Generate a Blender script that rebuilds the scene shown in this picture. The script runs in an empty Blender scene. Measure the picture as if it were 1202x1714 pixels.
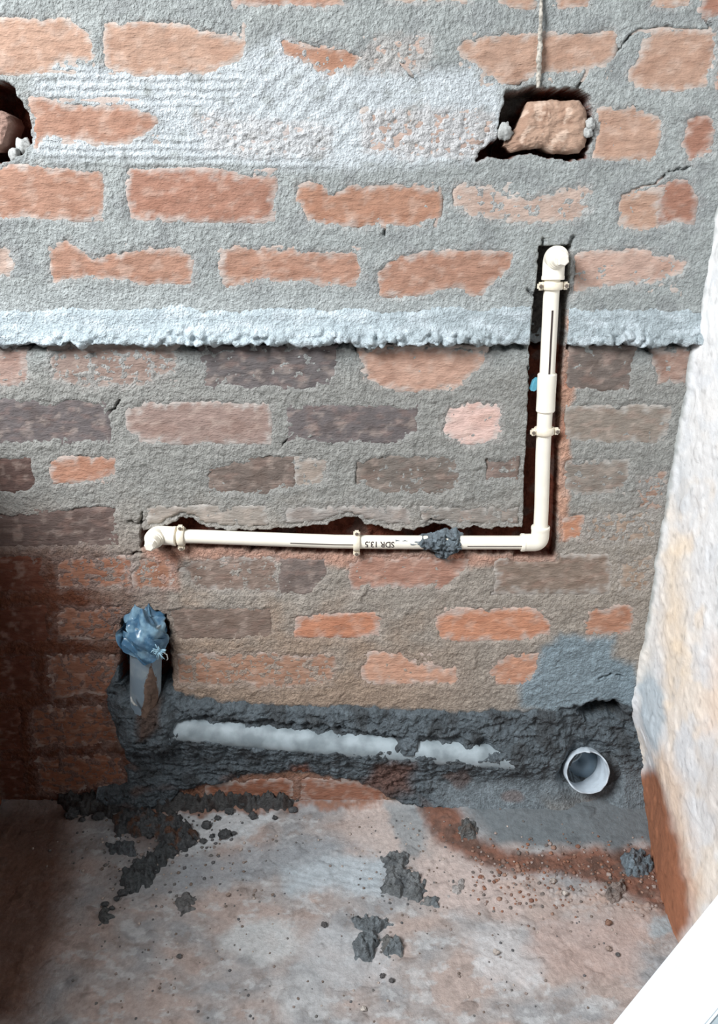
import bpy, bmesh, math, random
import numpy as np
from mathutils import Vector, Matrix

# ------------------------------------------------------------------ camera, sky, lamps, exposure
PW, PH, F = 1202.0, 1714.0, 1238.0
TH = math.radians(22.0)
DIST, HC = 1.363, 1.293            # camera: distance to the brick wall, height over the floor
C_, S_ = math.cos(TH), math.sin(TH)
scene = bpy.context.scene
COL = scene.collection
cam_data = bpy.data.cameras.new('camera')
cam = bpy.data.objects.new('camera', cam_data)
COL.objects.link(cam)
cam.location = (0, -DIST, HC)
cam.rotation_euler = (math.pi / 2 - TH, 0, 0)
cam_data.sensor_fit = 'HORIZONTAL'
cam_data.sensor_width = 36.0
cam_data.lens = 36.0 * F / PW
cam_data.clip_start = 0.01
scene.camera = cam

world = bpy.data.worlds.new('daylight')
scene.world = world
world.use_nodes = True
bg = world.node_tree.nodes['Background']
bg.inputs[0].default_value = (0.80, 0.92, 1.0, 1)
bg.inputs[1].default_value = 0.06


def area_lamp(name, loc, target, sx, sy, power, color):
    d = bpy.data.lights.new(name, 'AREA')
    d.shape = 'RECTANGLE'
    d.size, d.size_y, d.energy, d.color = sx, sy, power, color
    o = bpy.data.objects.new(name, d)
    COL.objects.link(o)
    o.location = loc
    o.rotation_euler = (Vector(target) - Vector(loc)).to_track_quat('-Z', 'Y').to_euler()
    return o


area_lamp('window_daylight', (-1.75, -1.75, 2.75), (0.1, 0.0, 0.75), 1.15, 1.15, 178, (0.965, 0.985, 1.0))

scene.view_settings.view_transform = 'Standard'
scene.view_settings.look = 'None'
scene.view_settings.exposure = 0.0
scene.view_settings.gamma = 1.0
scene.view_settings.use_curve_mapping = False

rnd = random.Random(7)


def soft(c, k=.3):
    g = .3 * c[0] + .59 * c[1] + .11 * c[2]
    return tuple(v + (g - v) * k for v in c)


# ------------------------------------------------------------------ pixel <-> place


def at_wall(px, py, y=0.0):
    u, v = (px - PW / 2) / F, (PH / 2 - py) / F
    t = (y + DIST) / (C_ + v * S_)
    return (t * u, y, HC + t * (-S_ + v * C_))


def at_floor(px, py, z=0.0):
    u, v = (px - PW / 2) / F, (PH / 2 - py) / F
    t = (z - HC) / (-S_ + v * C_)
    return (t * u, -DIST + t * (C_ + v * S_), z)


def at_right(px, py, x):
    u, v = (px - PW / 2) / F, (PH / 2 - py) / F
    t = x / u
    return (x, -DIST + t * (C_ + v * S_), HC + t * (-S_ + v * C_))


def proj(x, y, z):
    yy, zz = y + DIST, z - HC
    d = np.maximum(yy * C_ - zz * S_, 0.05)
    up = yy * S_ + zz * C_
    return PW / 2 + F * x / d, PH / 2 - F * up / d


# ------------------------------------------------------------------ noise
_rs = np.random.RandomState(3)
_perm = np.concatenate([_rs.permutation(256)] * 3)
_ang = _rs.rand(256) * 2 * np.pi
_gx, _gy = np.cos(_ang), np.sin(_ang)


def pn(x, y, seed=0):
    x = np.asarray(x, float) + seed * 17.13
    y = np.asarray(y, float) + seed * 5.71
    xi, yi = np.floor(x).astype(int), np.floor(y).astype(int)
    xf, yf = x - xi, y - yi
    u = xf * xf * xf * (xf * (xf * 6 - 15) + 10)
    w = yf * yf * yf * (yf * (yf * 6 - 15) + 10)

    def g(ix, iy, dx, dy):
        k = _perm[_perm[(xi + ix) & 255] + ((yi + iy) & 255)]
        return _gx[k] * dx + _gy[k] * dy
    a = g(0, 0, xf, yf); b = g(1, 0, xf - 1, yf)
    c = g(0, 1, xf, yf - 1); d = g(1, 1, xf - 1, yf - 1)
    return ((a + u * (b - a)) * (1 - w) + (c + u * (d - c)) * w) * 1.5


def fbm(x, y, octv=3, seed=0, gain=0.5):
    s, a = 0.0, 1.0
    for k in range(octv):
        s = s + a * pn(x * 2 ** k, y * 2 ** k, seed + k)
        a *= gain
    return s


def worley(x, y, seed=0):
    """distance to the nearest jittered cell point, 0..~1"""
    x = np.asarray(x, float) + seed * 13.7
    y = np.asarray(y, float) + seed * 7.3
    xi, yi = np.floor(x).astype(int), np.floor(y).astype(int)
    best = np.full(x.shape, 9.0)
    for ox in (-1, 0, 1):
        for oy in (-1, 0, 1):
            k = _perm[_perm[(xi + ox) & 255] + ((yi + oy) & 255)]
            jx = xi + ox + 0.5 + 0.4 * _gx[k]
            jy = yi + oy + 0.5 + 0.4 * _gy[k]
            best = np.minimum(best, (x - jx) ** 2 + (y - jy) ** 2)
    return np.sqrt(best)


def sstep(a, b, x):
    t = np.clip((x - a) / (b - a), 0, 1)
    return t * t * (3 - 2 * t)


def lin(c):
    c = np.asarray(c, float) / 255.0
    return np.where(c <= 0.04045, c / 12.92, ((c + 0.055) / 1.055) ** 2.4)


def psd(poly, X, Y):
    """signed distance to a polygon, positive inside"""
    d2 = np.full(X.shape, 1e12)
    ins = np.zeros(X.shape, bool)
    n = len(poly)
    for i in range(n):
        ax, ay = poly[i]
        bx, by = poly[(i + 1) % n]
        ex, ey = bx - ax, by - ay
        L = ex * ex + ey * ey + 1e-9
        t = np.clip(((X - ax) * ex + (Y - ay) * ey) / L, 0, 1)
        d2 = np.minimum(d2, (X - ax - t * ex) ** 2 + (Y - ay - t * ey) ** 2)
        cr = (ay > Y) != (by > Y)
        if abs(ey) > 1e-9:
            ins ^= cr & (X < ax + (Y - ay) / ey * ex)
    return np.where(ins, 1, -1) * np.sqrt(d2)


def line_d(pts, X, Y):
    d2 = np.full(X.shape, 1e12)
    for (ax, ay), (bx, by) in zip(pts[:-1], pts[1:]):
        ex, ey = bx - ax, by - ay
        L = ex * ex + ey * ey + 1e-9
        t = np.clip(((X - ax) * ex + (Y - ay) * ey) / L, 0, 1)
        d2 = np.minimum(d2, (X - ax - t * ex) ** 2 + (Y - ay - t * ey) ** 2)
    return np.sqrt(d2)


class Pix:
    """pixel coordinates of surface points, with a natural wobble, and masks read off them"""

    def __init__(s, px, py, wob=1.0):
        s.px, s.py = px, py
        s.wx = px + wob * (5 * pn(px / 34, py / 34, 1) + 3.0 * pn(px / 12, py / 12, 2) + 1.2 * pn(px / 5, py / 5, 12))
        s.wy = py + wob * (5 * pn(px / 34, py / 34, 3) + 3.0 * pn(px / 12, py / 12, 4) + 1.2 * pn(px / 5, py / 5, 14))

    def sd(s, poly, reach=30, warp=True):
        xs = [p[0] for p in poly]; ys = [p[1] for p in poly]
        X, Y = (s.wx, s.wy) if warp else (s.px, s.py)
        m = (X > min(xs) - reach) & (X < max(xs) + reach) & (Y > min(ys) - reach) & (Y < max(ys) + reach)
        out = np.full(X.shape, -999.0)
        if m.any():
            out[m] = psd(poly, X[m], Y[m])
        return out

    def w(s, poly, soft=4, warp=True):
        return sstep(-soft, soft, s.sd(poly, soft + 10, warp))

    def line(s, pts, reach=20):
        xs = [p[0] for p in pts]; ys = [p[1] for p in pts]
        m = (s.wx > min(xs) - reach) & (s.wx < max(xs) + reach) & (s.wy > min(ys) - reach) & (s.wy < max(ys) + reach)
        out = np.full(s.px.shape, 999.0)
        if m.any():
            out[m] = line_d(pts, s.wx[m], s.wy[m])
        return out


def mix(a, b, w):
    return a + (np.asarray(b) - a) * w[..., None] if getattr(a, 'ndim', 1) > 1 else a + (b - a) * w


# ------------------------------------------------------------------ materials
def new_mat(name):
    m = bpy.data.materials.new(name)
    m.use_nodes = True
    nt = m.node_tree
    return m, nt, nt.nodes['Principled BSDF']


def node(nt, kind, **kw):
    n = nt.nodes.new(kind)
    for k, v in kw.items():
        if hasattr(n, k):
            setattr(n, k, v)
        else:
            n.inputs[k].default_value = v
    return n


def masonry(name, fine=330, coarse=110, depth=0.0016, rough=0.92, var=0.35, stretch=(1, 1, 1), strength=0.9):
    m, nt, b = new_mat(name)
    L = nt.links.new
    at = node(nt, 'ShaderNodeAttribute', attribute_name='Col')
    tc = node(nt, 'ShaderNodeNewGeometry')
    mp = node(nt, 'ShaderNodeMapping')
    mp.inputs['Scale'].default_value = stretch
    L(tc.outputs['Position'], mp.inputs['Vector'])
    n1 = node(nt, 'ShaderNodeTexNoise', Scale=fine, Detail=3.0, Roughness=0.6)
    n2 = node(nt, 'ShaderNodeTexNoise', Scale=coarse, Detail=5.0, Roughness=0.62)
    n3 = node(nt, 'ShaderNodeTexNoise', Scale=28.0, Detail=4.0, Roughness=0.6)
    for n in (n1, n2, n3):
        L(mp.outputs[0], n.inputs['Vector'])
    # grain and blotches in the colour
    mr = node(nt, 'ShaderNodeMapRange')
    mr.inputs['From Min'].default_value, mr.inputs['From Max'].default_value = 0.3, 0.7
    mr.inputs['To Min'].default_value, mr.inputs['To Max'].default_value = 1 - var, 1 + var
    L(n2.outputs[0], mr.inputs['Value'])
    mr2 = node(nt, 'ShaderNodeMapRange')
    mr2.inputs['From Min'].default_value, mr2.inputs['From Max'].default_value = 0.3, 0.7
    mr2.inputs['To Min'].default_value, mr2.inputs['To Max'].default_value = 1 - var * .55, 1 + var * .55
    L(n3.outputs[0], mr2.inputs['Value'])
    mm = node(nt, 'ShaderNodeMath', operation='MULTIPLY')
    L(mr.outputs[0], mm.inputs[0]); L(mr2.outputs[0], mm.inputs[1])
    vm = node(nt, 'ShaderNodeVectorMath', operation='SCALE')
    L(at.outputs['Color'], vm.inputs[0]); L(mm.outputs[0], vm.inputs['Scale'])
    L(vm.outputs[0], b.inputs['Base Color'])
    ad = node(nt, 'ShaderNodeMath', operation='MULTIPLY_ADD')
    L(n1.outputs[0], ad.inputs[0]); ad.inputs[1].default_value = 0.5
    L(n2.outputs[0], ad.inputs[2])
    bp = node(nt, 'ShaderNodeBump', Strength=strength, Distance=depth)
    L(ad.outputs[0], bp.inputs['Height'])
    L(bp.outputs[0], b.inputs['Normal'])
    b.inputs['Roughness'].default_value = rough
    b.inputs['Specular IOR Level'].default_value = 0.25
    return m


def plain(name, rgb, rough=0.4, var=0.06, scale=60, bump=0.0, spec=0.5, rgb2=None, lo=0.45, hi=0.6):
    m, nt, b = new_mat(name)
    L = nt.links.new
    tc = node(nt, 'ShaderNodeTexCoord')
    n = node(nt, 'ShaderNodeTexNoise', Scale=scale, Detail=4.0)
    L(tc.outputs['Object'], n.inputs['Vector'])
    r = node(nt, 'ShaderNodeValToRGB')
    c = lin(rgb)
    c2 = lin(rgb2) if rgb2 else c * (1 - var)
    r.color_ramp.elements[0].position, r.color_ramp.elements[1].position = lo, hi
    r.color_ramp.elements[0].color = (*c, 1)
    r.color_ramp.elements[1].color = (*c2, 1)
    L(n.outputs[0], r.inputs[0]); L(r.outputs[0], b.inputs['Base Color'])
    b.inputs['Roughness'].default_value = rough
    b.inputs['Specular IOR Level'].default_value = spec
    if bump:
        bp = node(nt, 'ShaderNodeBump', Strength=0.6, Distance=bump)
        L(n.outputs[0], bp.inputs['Height']); L(bp.outputs[0], b.inputs['Normal'])
    return m


M_MORTAR = masonry('mortar', 260, 130, 0.0055, var=0.22, strength=1.0)
M_BRICK = masonry('fired_clay', 260, 100, 0.0032, var=0.13, stretch=(0.55, 1, 1.5), strength=0.9)
M_WET = masonry('damp_mortar', 260, 130, 0.0055, rough=0.8, var=0.4, strength=1.0)
M_FLOOR = masonry('cement_floor', 330, 110, 0.0026, var=0.16)
M_PLASTER = masonry('rough_plaster', 260, 60, 0.0020, var=0.07, strength=0.7)
M_PIPE = plain('ivory_plastic', (246, 240, 226), 0.32, 0.05, 25)
M_CLIP = plain('clip_plastic', (238, 228, 208), 0.4, 0.12, 80)
M_SCREW = plain('dull_screw', (120, 108, 98), 0.5, 0.3, 300)
M_INK = plain('dark_ink', (62, 50, 50), 0.6)
M_GREYPVC = plain('grey_pvc', (118, 134, 146), 0.42, scale=22, rgb2=(150, 162, 168), lo=.45, hi=.7)
M_GREYPVC_DIRTY = plain('smeared_grey_pvc', (162, 175, 182), 0.55, scale=26, rgb2=(126, 138, 144), lo=.38, hi=.66, bump=.001)
M_OUTLET = plain('pale_grey_pvc', (196, 208, 218), 0.45, 0.15, 40)
M_BAG = plain('blue_plastic_film', (72, 108, 136), 0.3, scale=40, rgb2=(132, 166, 186), lo=.45, hi=.62)
M_TIE = plain('pale_blue_fringe', (150, 186, 204), 0.45, .2, 200)
M_TEAL = plain('teal_plastic', (96, 172, 196), 0.4, .1, 100)
M_STRING = plain('mortar_caked_twine', (186, 180, 170), 0.95, scale=220, rgb2=(140, 136, 128), bump=.003)
M_BOARD = plain('white_board_paint', (226, 234, 239), 0.5, scale=9, rgb2=(208, 221, 228), lo=.5, hi=.75)
M_BOARDEDGE = plain('grey_board_edge', (164, 178, 184), 0.6, .15, 40)
M_LIME = plain('lime_flake', (176, 178, 176), 0.9, .2, 300, bump=.002)

# ------------------------------------------------------------------ mesh helpers


def mk(name, verts, faces, mat, parent=None, loc=(0, 0, 0), smooth=True, col=None):
    """one mesh object; verts are world positions, loc the object's origin in the world"""
    me = bpy.data.meshes.new(name)
    verts = np.asarray(verts, float).reshape(-1, 3) - np.asarray(loc, float)
    if isinstance(faces, np.ndarray):
        n, k = faces.shape
        me.vertices.add(len(verts)); me.vertices.foreach_set('co', verts.ravel())
        me.loops.add(n * k); me.loops.foreach_set('vertex_index', faces.ravel().astype(np.int32))
        me.polygons.add(n)
        me.polygons.foreach_set('loop_start', np.arange(0, n * k, k, dtype=np.int32))
        me.polygons.foreach_set('loop_total', np.full(n, k, dtype=np.int32))
        me.update(calc_edges=True)
    else:
        me.from_pydata([tuple(v) for v in verts], [], faces)
        me.update()
    if col is not None:
        a = me.color_attributes.new('Col', 'FLOAT_COLOR', 'POINT')
        c = np.ones((len(verts), 4), np.float32)
        c[:, :3] = np.clip(col, 0, 1)
        a.data.foreach_set('color', c.ravel())
    me.polygons.foreach_set('use_smooth', np.full(len(me.polygons), smooth))
    if mat:
        me.materials.append(mat)
    o = bpy.data.objects.new(name, me)
    COL.objects.link(o)
    if parent is not None:
        o.parent = parent
        o.location = Vector(loc) - Vector(parent.location)
    else:
        o.location = loc
    return o


def thing(name, label, cat, loc, group=None):
    o = bpy.data.objects.new(name, None)
    o.empty_display_size = 0.03
    COL.objects.link(o)
    o.location = loc
    return tag(o, label, cat, group)


def tag(o, label, cat=None, group=None, kind=None):
    if label: o['label'] = label
    if cat: o['category'] = cat
    if group: o['group'] = group
    if kind: o['kind'] = kind
    return o


def grid_faces(nu, nv, keep=None):
    i = np.arange(nu * nv).reshape(nv, nu)
    f = np.stack([i[:-1, :-1], i[:-1, 1:], i[1:, 1:], i[1:, :-1]], -1).reshape(-1, 4)
    if keep is not None:
        k = keep.reshape(-1)[f].any(1)
        f = f[k]
    return f


def compact(verts, faces, col):
    used = np.unique(faces)
    remap = np.full(len(verts), -1)
    remap[used] = np.arange(len(used))
    return verts[used], remap[faces], (col[used] if col is not None else None)


class MB:
    def __init__(s): s.v, s.f = [], []

    def add(s, v, f):
        n = len(s.v)
        s.v += [tuple(p) for p in v]
        s.f += [tuple(i + n for i in q) for q in f]

    def sweep(s, path, rad, n=24, cap=True):
        path = [Vector(p) for p in path]
        rad = rad if isinstance(rad, (list, tuple)) else [rad] * len(path)
        base = len(s.v)
        t0 = (path[1] - path[0]).normalized()
        a = t0.orthogonal().normalized()
        for i, p in enumerate(path):
            j0, j1 = max(i - 1, 0), min(i + 1, len(path) - 1)
            t = path[j1] - path[j0]
            t = t.normalized() if t.length > 1e-9 else t0
            a = (a - t * a.dot(t)).normalized()
            b = t.cross(a)
            t0 = t
            for k in range(n):
                an = 2 * math.pi * k / n
                s.v.append(tuple(p + (a * math.cos(an) + b * math.sin(an)) * rad[i]))
        for i in range(len(path) - 1):
            for k in range(n):
                k2 = (k + 1) % n
                s.f.append((base + i * n + k, base + i * n + k2, base + (i + 1) * n + k2, base + (i + 1) * n + k))
        if cap:
            s.f.append(tuple(base + k for k in reversed(range(n))))
            e = base + (len(path) - 1) * n
            s.f.append(tuple(e + k for k in range(n)))
        return s

    def lathe_tube(s, p0, p1, prof, n=40):
        """closed profile (t along, radius) spun about the axis p0->p1 (t in metres)"""
        p0, p1 = Vector(p0), Vector(p1)
        t = (p1 - p0).normalized(); a = t.orthogonal().normalized(); b = t.cross(a)
        base, m = len(s.v), len(prof)
        for (q, r) in prof:
            for k in range(n):
                an = 2 * math.pi * k / n
                s.v.append(tuple(p0 + t * q + (a * math.cos(an) + b * math.sin(an)) * r))
        for i in range(m):
            i2 = (i + 1) % m
            for k in range(n):
                k2 = (k + 1) % n
                s.f.append((base + i * n + k, base + i * n + k2, base + i2 * n + k2, base + i2 * n + k))
        return s

    def box(s, c, ax, ay, az, sx, sy, sz, bev=0.0):
        bm = bmesh.new()
        bmesh.ops.create_cube(bm, size=1)
        for v in bm.verts:
            v.co = Vector((v.co.x * sx, v.co.y * sy, v.co.z * sz))
        if bev:
            bmesh.ops.bevel(bm, geom=bm.edges[:], offset=bev, segments=2, affect='EDGES')
        c, ax, ay, az = Vector(c), Vector(ax), Vector(ay), Vector(az)
        bm.verts.ensure_lookup_table()
        for i, v in enumerate(bm.verts): v.index = i
        s.add([c + ax * v.co.x + ay * v.co.y + az * v.co.z for v in bm.verts], [[v.index for v in f.verts] for f in bm.faces])
        bm.free()
        return s

    def make(s, name, mat, parent=None, loc=None, smooth=True):
        if loc is None:
            loc = parent.location if parent is not None else (0, 0, 0)
        return mk(name, s.v, s.f, mat, parent, tuple(loc), smooth)


def auto_sharp(o, deg=35):
    me = o.data
    bm = bmesh.new(); bm.from_mesh(me)
    for e in bm.edges:
        if len(e.link_faces) == 2 and e.calc_face_angle(0) > math.radians(deg):
            e.smooth = False
    bm.normal_update()
    bmesh.ops.recalc_face_normals(bm, faces=bm.faces)
    bm.to_mesh(me); bm.free()
    return o


# ------------------------------------------------------------------ the brick wall: bricks read off the wall plane
O1 = (204, 152, 122); O2 = (196, 134, 104); O3 = (186, 118, 90); PK = (206, 170, 150)
DK = (104, 96, 96); DB = (112, 98, 90); GB = (140, 128, 116); MV = (152, 126, 116); RD = (112, 60, 42); WH = (206, 190, 184); OR = (198, 132, 98)  # RD is dark red clay, darkened further to deepen the lower-left shade
# polygon, colour, mortar smear 0..1, face offset in mm
BRICKS = [
    ([(360, -40), (575, -40), (573, 8), (540, 13), (470, 8), (400, 5)], O2, 0, 0),
    ([(645, -40), (790, -40), (785, 4), (650, 6)], PK, .3, 0),
    ([(840, -40), (898, -40), (897, 14), (860, 12), (840, 5)], O1, 0, 0),
    ([(930, -40), (984, -40), (982, 13), (935, 14)], O1, 0, 0),
    ([(1085, -40), (1150, -40), (1150, 12), (1090, 10)], O1, .1, 0),
    ([(1176, -40), (1240, -40), (1240, 28), (1176, 30)], O3, 0, 0),
    ([(60, -40), (320, -40), (320, -12), (60, -12)], O2, 0, 0),
    ([(-70, 34), (60, 34), (120, 38), (150, 60), (158, 85), (150, 100), (115, 95), (70, 122), (20, 124), (-70, 118)], O1, .05, 1),
    ([(180, 45), (230, 42), (310, 45), (355, 58), (412, 75), (405, 95), (340, 120), (225, 126), (180, 105)], O1, 0, 1),
    ([(475, 72), (520, 78), (560, 80), (600, 100), (590, 115), (550, 130), (510, 100), (475, 95)], OR, .25, -1),
    ([(604, 92), (632, 66), (715, 64), (720, 95), (705, 115), (660, 122), (604, 118)], (206, 172, 154), .68, 0),
    ([(765, 88), (775, 70), (860, 62), (950, 58), (1026, 56), (1027, 80), (1010, 108), (985, 112), (970, 118), (905, 120), (870, 145), (835, 138), (805, 115)], O1, 0, 0),
    ([(1090, 58), (1150, 54), (1190, 60), (1188, 110), (1175, 145), (1110, 152), (1060, 145), (1052, 125), (1075, 90)], O1, 0, 0),
    ([(1200, 62), (1250, 62), (1250, 150), (1200, 150)], O2, .2, 0),
    ([(44, 165), (75, 165), (90, 178), (180, 182), (250, 190), (265, 205), (240, 230), (170, 240), (75, 224), (64, 248), (48, 240)], O2, 0, 1),
    ([(330, 196), (390, 198), (470, 205), (555, 215), (548, 262), (440, 262), (350, 250)], WH, .84, 0),
    ([(605, 188), (690, 182), (820, 190), (828, 232), (800, 262), (700, 262), (610, 250)], (204, 168, 150), .76, 0),
    ([(992, 180), (1060, 182), (1103, 205), (1100, 240), (1085, 268), (990, 266)], O1, .05, 0),
    ([(1145, 200), (1180, 195), (1192, 215), (1185, 255), (1150, 270), (1140, 240)], O3, .1, 0),
    ([(-70, 278), (60, 281), (165, 288), (175, 320), (170, 355), (130, 368), (50, 360), (-70, 366)], O2, 0, 1),
    ([(222, 285), (320, 288), (462, 302), (456, 345), (440, 370), (330, 368), (222, 362), (217, 330)], (190, 124, 96), 0, 2),
    ([(500, 308), (530, 304), (550, 328), (600, 312), (690, 312), (736, 325), (735, 360), (700, 374), (600, 378), (520, 368), (498, 335)], OR, .05, 0),
    ([(762, 310), (790, 308), (830, 325), (880, 335), (940, 320), (985, 312), (985, 355), (940, 370), (860, 372), (790, 360), (760, 345)], PK, .3, 0),
    ([(1045, 328), (1095, 316), (1100, 372), (1060, 385), (1040, 370), (1035, 345)], O1, .12, 0),
    ([(1099, 312), (1130, 303), (1155, 310), (1163, 340), (1155, 370), (1102, 374)], O3, .05, 0),
    ([(-70, 408), (15, 411), (25, 435), (15, 458), (-70, 460)], PK, .15, 0),
    ([(90, 420), (108, 405), (125, 412), (160, 432), (230, 422), (280, 416), (322, 428), (325, 455), (320, 475), (250, 472), (160, 460), (90, 472)], O2, 0, 0),
    ([(375, 425), (400, 410), (430, 418), (520, 425), (598, 428), (605, 455), (595, 475), (500, 468), (430, 468), (380, 478), (370, 450)], O2, 0, 0),
    ([(635, 455), (660, 432), (720, 425), (800, 420), (858, 425), (850, 450), (815, 475), (800, 492), (785, 488), (770, 478), (690, 495), (635, 495)], O2, 0, 0),
    ([(955, 425), (1020, 418), (1080, 420), (1143, 440), (1140, 460), (1090, 470), (1010, 475), (955, 492)], (210, 164, 142), .18, 0),
    ([(-70, 590), (42, 588), (42, 636), (20, 645), (-70, 642)], (186, 146, 130), .2, 0),
    ([(85, 590), (130, 582), (230, 580), (295, 590), (290, 620), (240, 645), (140, 648), (90, 630)], (170, 140, 126), .42, 0),
    ([(340, 602), (410, 588), (500, 585), (560, 592), (558, 630), (530, 650), (420, 645), (340, 645)], DK, .22, 0),
    ([(603, 592), (680, 584), (760, 586), (812, 592), (800, 620), (765, 645), (700, 655), (650, 648), (615, 635)], (212, 156, 128), .05, 0),
    ([(946, 588), (1058, 585), (1056, 620), (1050, 652), (990, 650), (943, 642)], DB, .15, 0),
    ([(1095, 592), (1158, 588), (1152, 640), (1100, 640)], (180, 136, 116), .15, 0),
    ([(-70, 672), (40, 672), (90, 685), (110, 670), (165, 680), (182, 710), (175, 735), (100, 730), (20, 735), (-70, 742)], DK, .15, 2),
    ([(215, 690), (250, 677), (350, 675), (450, 680), (453, 715), (445, 740), (330, 742), (240, 735), (215, 715)], MV, .1, 2),
    ([(482, 690), (530, 678), (600, 682), (695, 685), (697, 720), (650, 740), (560, 735), (500, 720)], DK, .15, 1),
    ([(748, 690), (790, 675), (838, 680), (842, 715), (830, 740), (770, 742), (745, 725)], (216, 178, 166), .15, 0),
    ([(938, 682), (1120, 680), (1118, 720), (1090, 740), (1000, 738), (936, 725)], GB, .2, 1),
    ([(-70, 772), (48, 768), (55, 800), (45, 822), (-70, 824)], (96, 74, 68), 0, 1),
    ([(85, 775), (140, 765), (192, 765), (190, 790), (140, 808), (88, 808)], (176, 122, 96), .1, 1),
    ([(355, 790), (400, 775), (490, 766), (492, 812), (400, 825), (352, 815)], DB, .1, 0),
    ([(497, 767), (545, 770), (545, 800), (520, 815), (496, 812)], (150, 136, 124), .25, 0),
    ([(600, 775), (660, 765), (760, 770), (770, 800), (740, 825), (640, 822), (600, 805)], (118, 108, 100), .22, 0),
    ([(818, 775), (870, 765), (884, 768), (884, 805), (815, 800)], (124, 108, 100), .15, -2),
    ([(945, 772), (1050, 770), (1052, 815), (1000, 830), (945, 826)], (134, 124, 114), .28, 0),
    ([(1070, 800), (1112, 790), (1108, 850), (1070, 850)], (160, 128, 110), .6, 0),
    ([(-70, 868), (60, 868), (110, 855), (190, 852), (192, 885), (180, 908), (60, 912), (-70, 912)], (104, 86, 80), .05, 1),
    ([(246, 850), (445, 848), (448, 882), (340, 882), (300, 872), (248, 884)], (152, 142, 132), .2, 1),
    ([(478, 850), (600, 848), (682, 850), (690, 880), (610, 878), (560, 872), (480, 880)], (152, 144, 138), .25, 1),
    ([(705, 850), (872, 850), (874, 884), (800, 882), (710, 880)], (140, 132, 124), .3, 0),
    ([(940, 868), (975, 864), (974, 900), (940, 905)], (190, 128, 96), .2, 0),
    ([(985, 862), (1098, 860), (1094, 905), (985, 908)], (160, 138, 120), .62, 0),
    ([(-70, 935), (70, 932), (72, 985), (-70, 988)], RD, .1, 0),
    ([(95, 932), (215, 930), (218, 980), (95, 984)], (160, 104, 78), .42, 0),
    ([(225, 938), (290, 934), (288, 985), (225, 986)], (164, 112, 86), .42, 0),
    ([(300, 950), (340, 936), (430, 932), (462, 934), (464, 990), (420, 990), (330, 985)], (132, 112, 100), .25, -1),
    ([(468, 936), (540, 936), (545, 970), (500, 992), (470, 990)], (116, 102, 96), .1, 0),
    ([(585, 940), (640, 932), (750, 935), (785, 928), (770, 960), (740, 985), (650, 980), (585, 985)], (174, 126, 106), .12, 0),
    ([(830, 937), (900, 932), (1015, 930), (1022, 965), (1018, 985), (920, 992), (830, 988)], (136, 118, 104), .1, 3),
    ([(1040, 935), (1090, 930), (1085, 985), (1040, 988)], (160, 138, 120), .5, 0),
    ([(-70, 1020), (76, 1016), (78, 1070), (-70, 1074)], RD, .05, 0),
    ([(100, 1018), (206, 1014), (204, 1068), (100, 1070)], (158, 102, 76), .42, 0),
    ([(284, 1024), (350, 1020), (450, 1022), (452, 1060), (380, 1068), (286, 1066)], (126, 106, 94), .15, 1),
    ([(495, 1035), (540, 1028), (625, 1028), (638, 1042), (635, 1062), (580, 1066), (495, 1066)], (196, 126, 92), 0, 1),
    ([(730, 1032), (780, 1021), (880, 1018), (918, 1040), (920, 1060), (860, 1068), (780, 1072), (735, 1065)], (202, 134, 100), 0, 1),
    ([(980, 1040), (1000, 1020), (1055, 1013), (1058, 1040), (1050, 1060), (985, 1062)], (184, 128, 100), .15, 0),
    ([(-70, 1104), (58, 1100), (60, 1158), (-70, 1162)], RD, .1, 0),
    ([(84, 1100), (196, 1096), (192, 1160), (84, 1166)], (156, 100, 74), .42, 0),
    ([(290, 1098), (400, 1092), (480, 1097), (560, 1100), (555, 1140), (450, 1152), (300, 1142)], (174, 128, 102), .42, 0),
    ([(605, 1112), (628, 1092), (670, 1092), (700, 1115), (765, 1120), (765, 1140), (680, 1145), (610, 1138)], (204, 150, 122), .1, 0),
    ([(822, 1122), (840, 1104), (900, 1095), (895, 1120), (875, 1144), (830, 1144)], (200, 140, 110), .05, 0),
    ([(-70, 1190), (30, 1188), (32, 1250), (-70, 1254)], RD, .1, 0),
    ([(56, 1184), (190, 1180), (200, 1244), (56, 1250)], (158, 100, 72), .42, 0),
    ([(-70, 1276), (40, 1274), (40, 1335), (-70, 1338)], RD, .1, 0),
    ([(66, 1268), (205, 1262), (212, 1305), (120, 1326), (66, 1330)], (162, 100, 70), .42, 0),
    ([(345, 1318), (420, 1308), (490, 1306), (490, 1345), (350, 1345)], (156, 96, 70), .15, 2),
    ([(505, 1304), (600, 1308), (640, 1318), (640, 1345), (505, 1345)], (160, 104, 80), .15, 2),
]

CHASE_V = [(902, 413), (899, 470), (893, 500), (888, 560), (887, 640), (885, 700), (879, 800), (877, 885), (860, 930), (928, 932), (931, 900), (934, 800), (938, 640), (945, 560), (951, 440), (953, 411)]
CHASE_H = [(236, 887), (250, 890), (300, 872), (322, 872), (345, 886), (420, 890), (520, 884), (560, 874), (600, 866), (615, 880), (690, 892), (722, 876), (760, 888), (800, 885), (900, 885), (928, 900), (928, 926), (700, 925), (600, 926), (480, 922), (300, 913), (238, 916)]
HOLE_R = [(848, 154), (880, 150), (968, 151), (985, 165), (990, 190), (988, 225), (977, 264), (930, 264), (870, 257), (845, 262), (798, 266), (832, 235), (836, 190), (845, 175)]
HOLE_L = [(-30, 138), (15, 143), (35, 170), (48, 200), (50, 240), (30, 264), (0, 272), (-30, 272)]
RISER_CUT = [(207, 1040), (222, 1026), (272, 1026), (284, 1060), (285, 1150), (270, 1180), (215, 1180), (205, 1130)]
OUTLET_CUT = [(985 + 31 * math.cos(a * .3307), 1291 + 27 * math.sin(a * .3307)) for a in range(19)]
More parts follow.
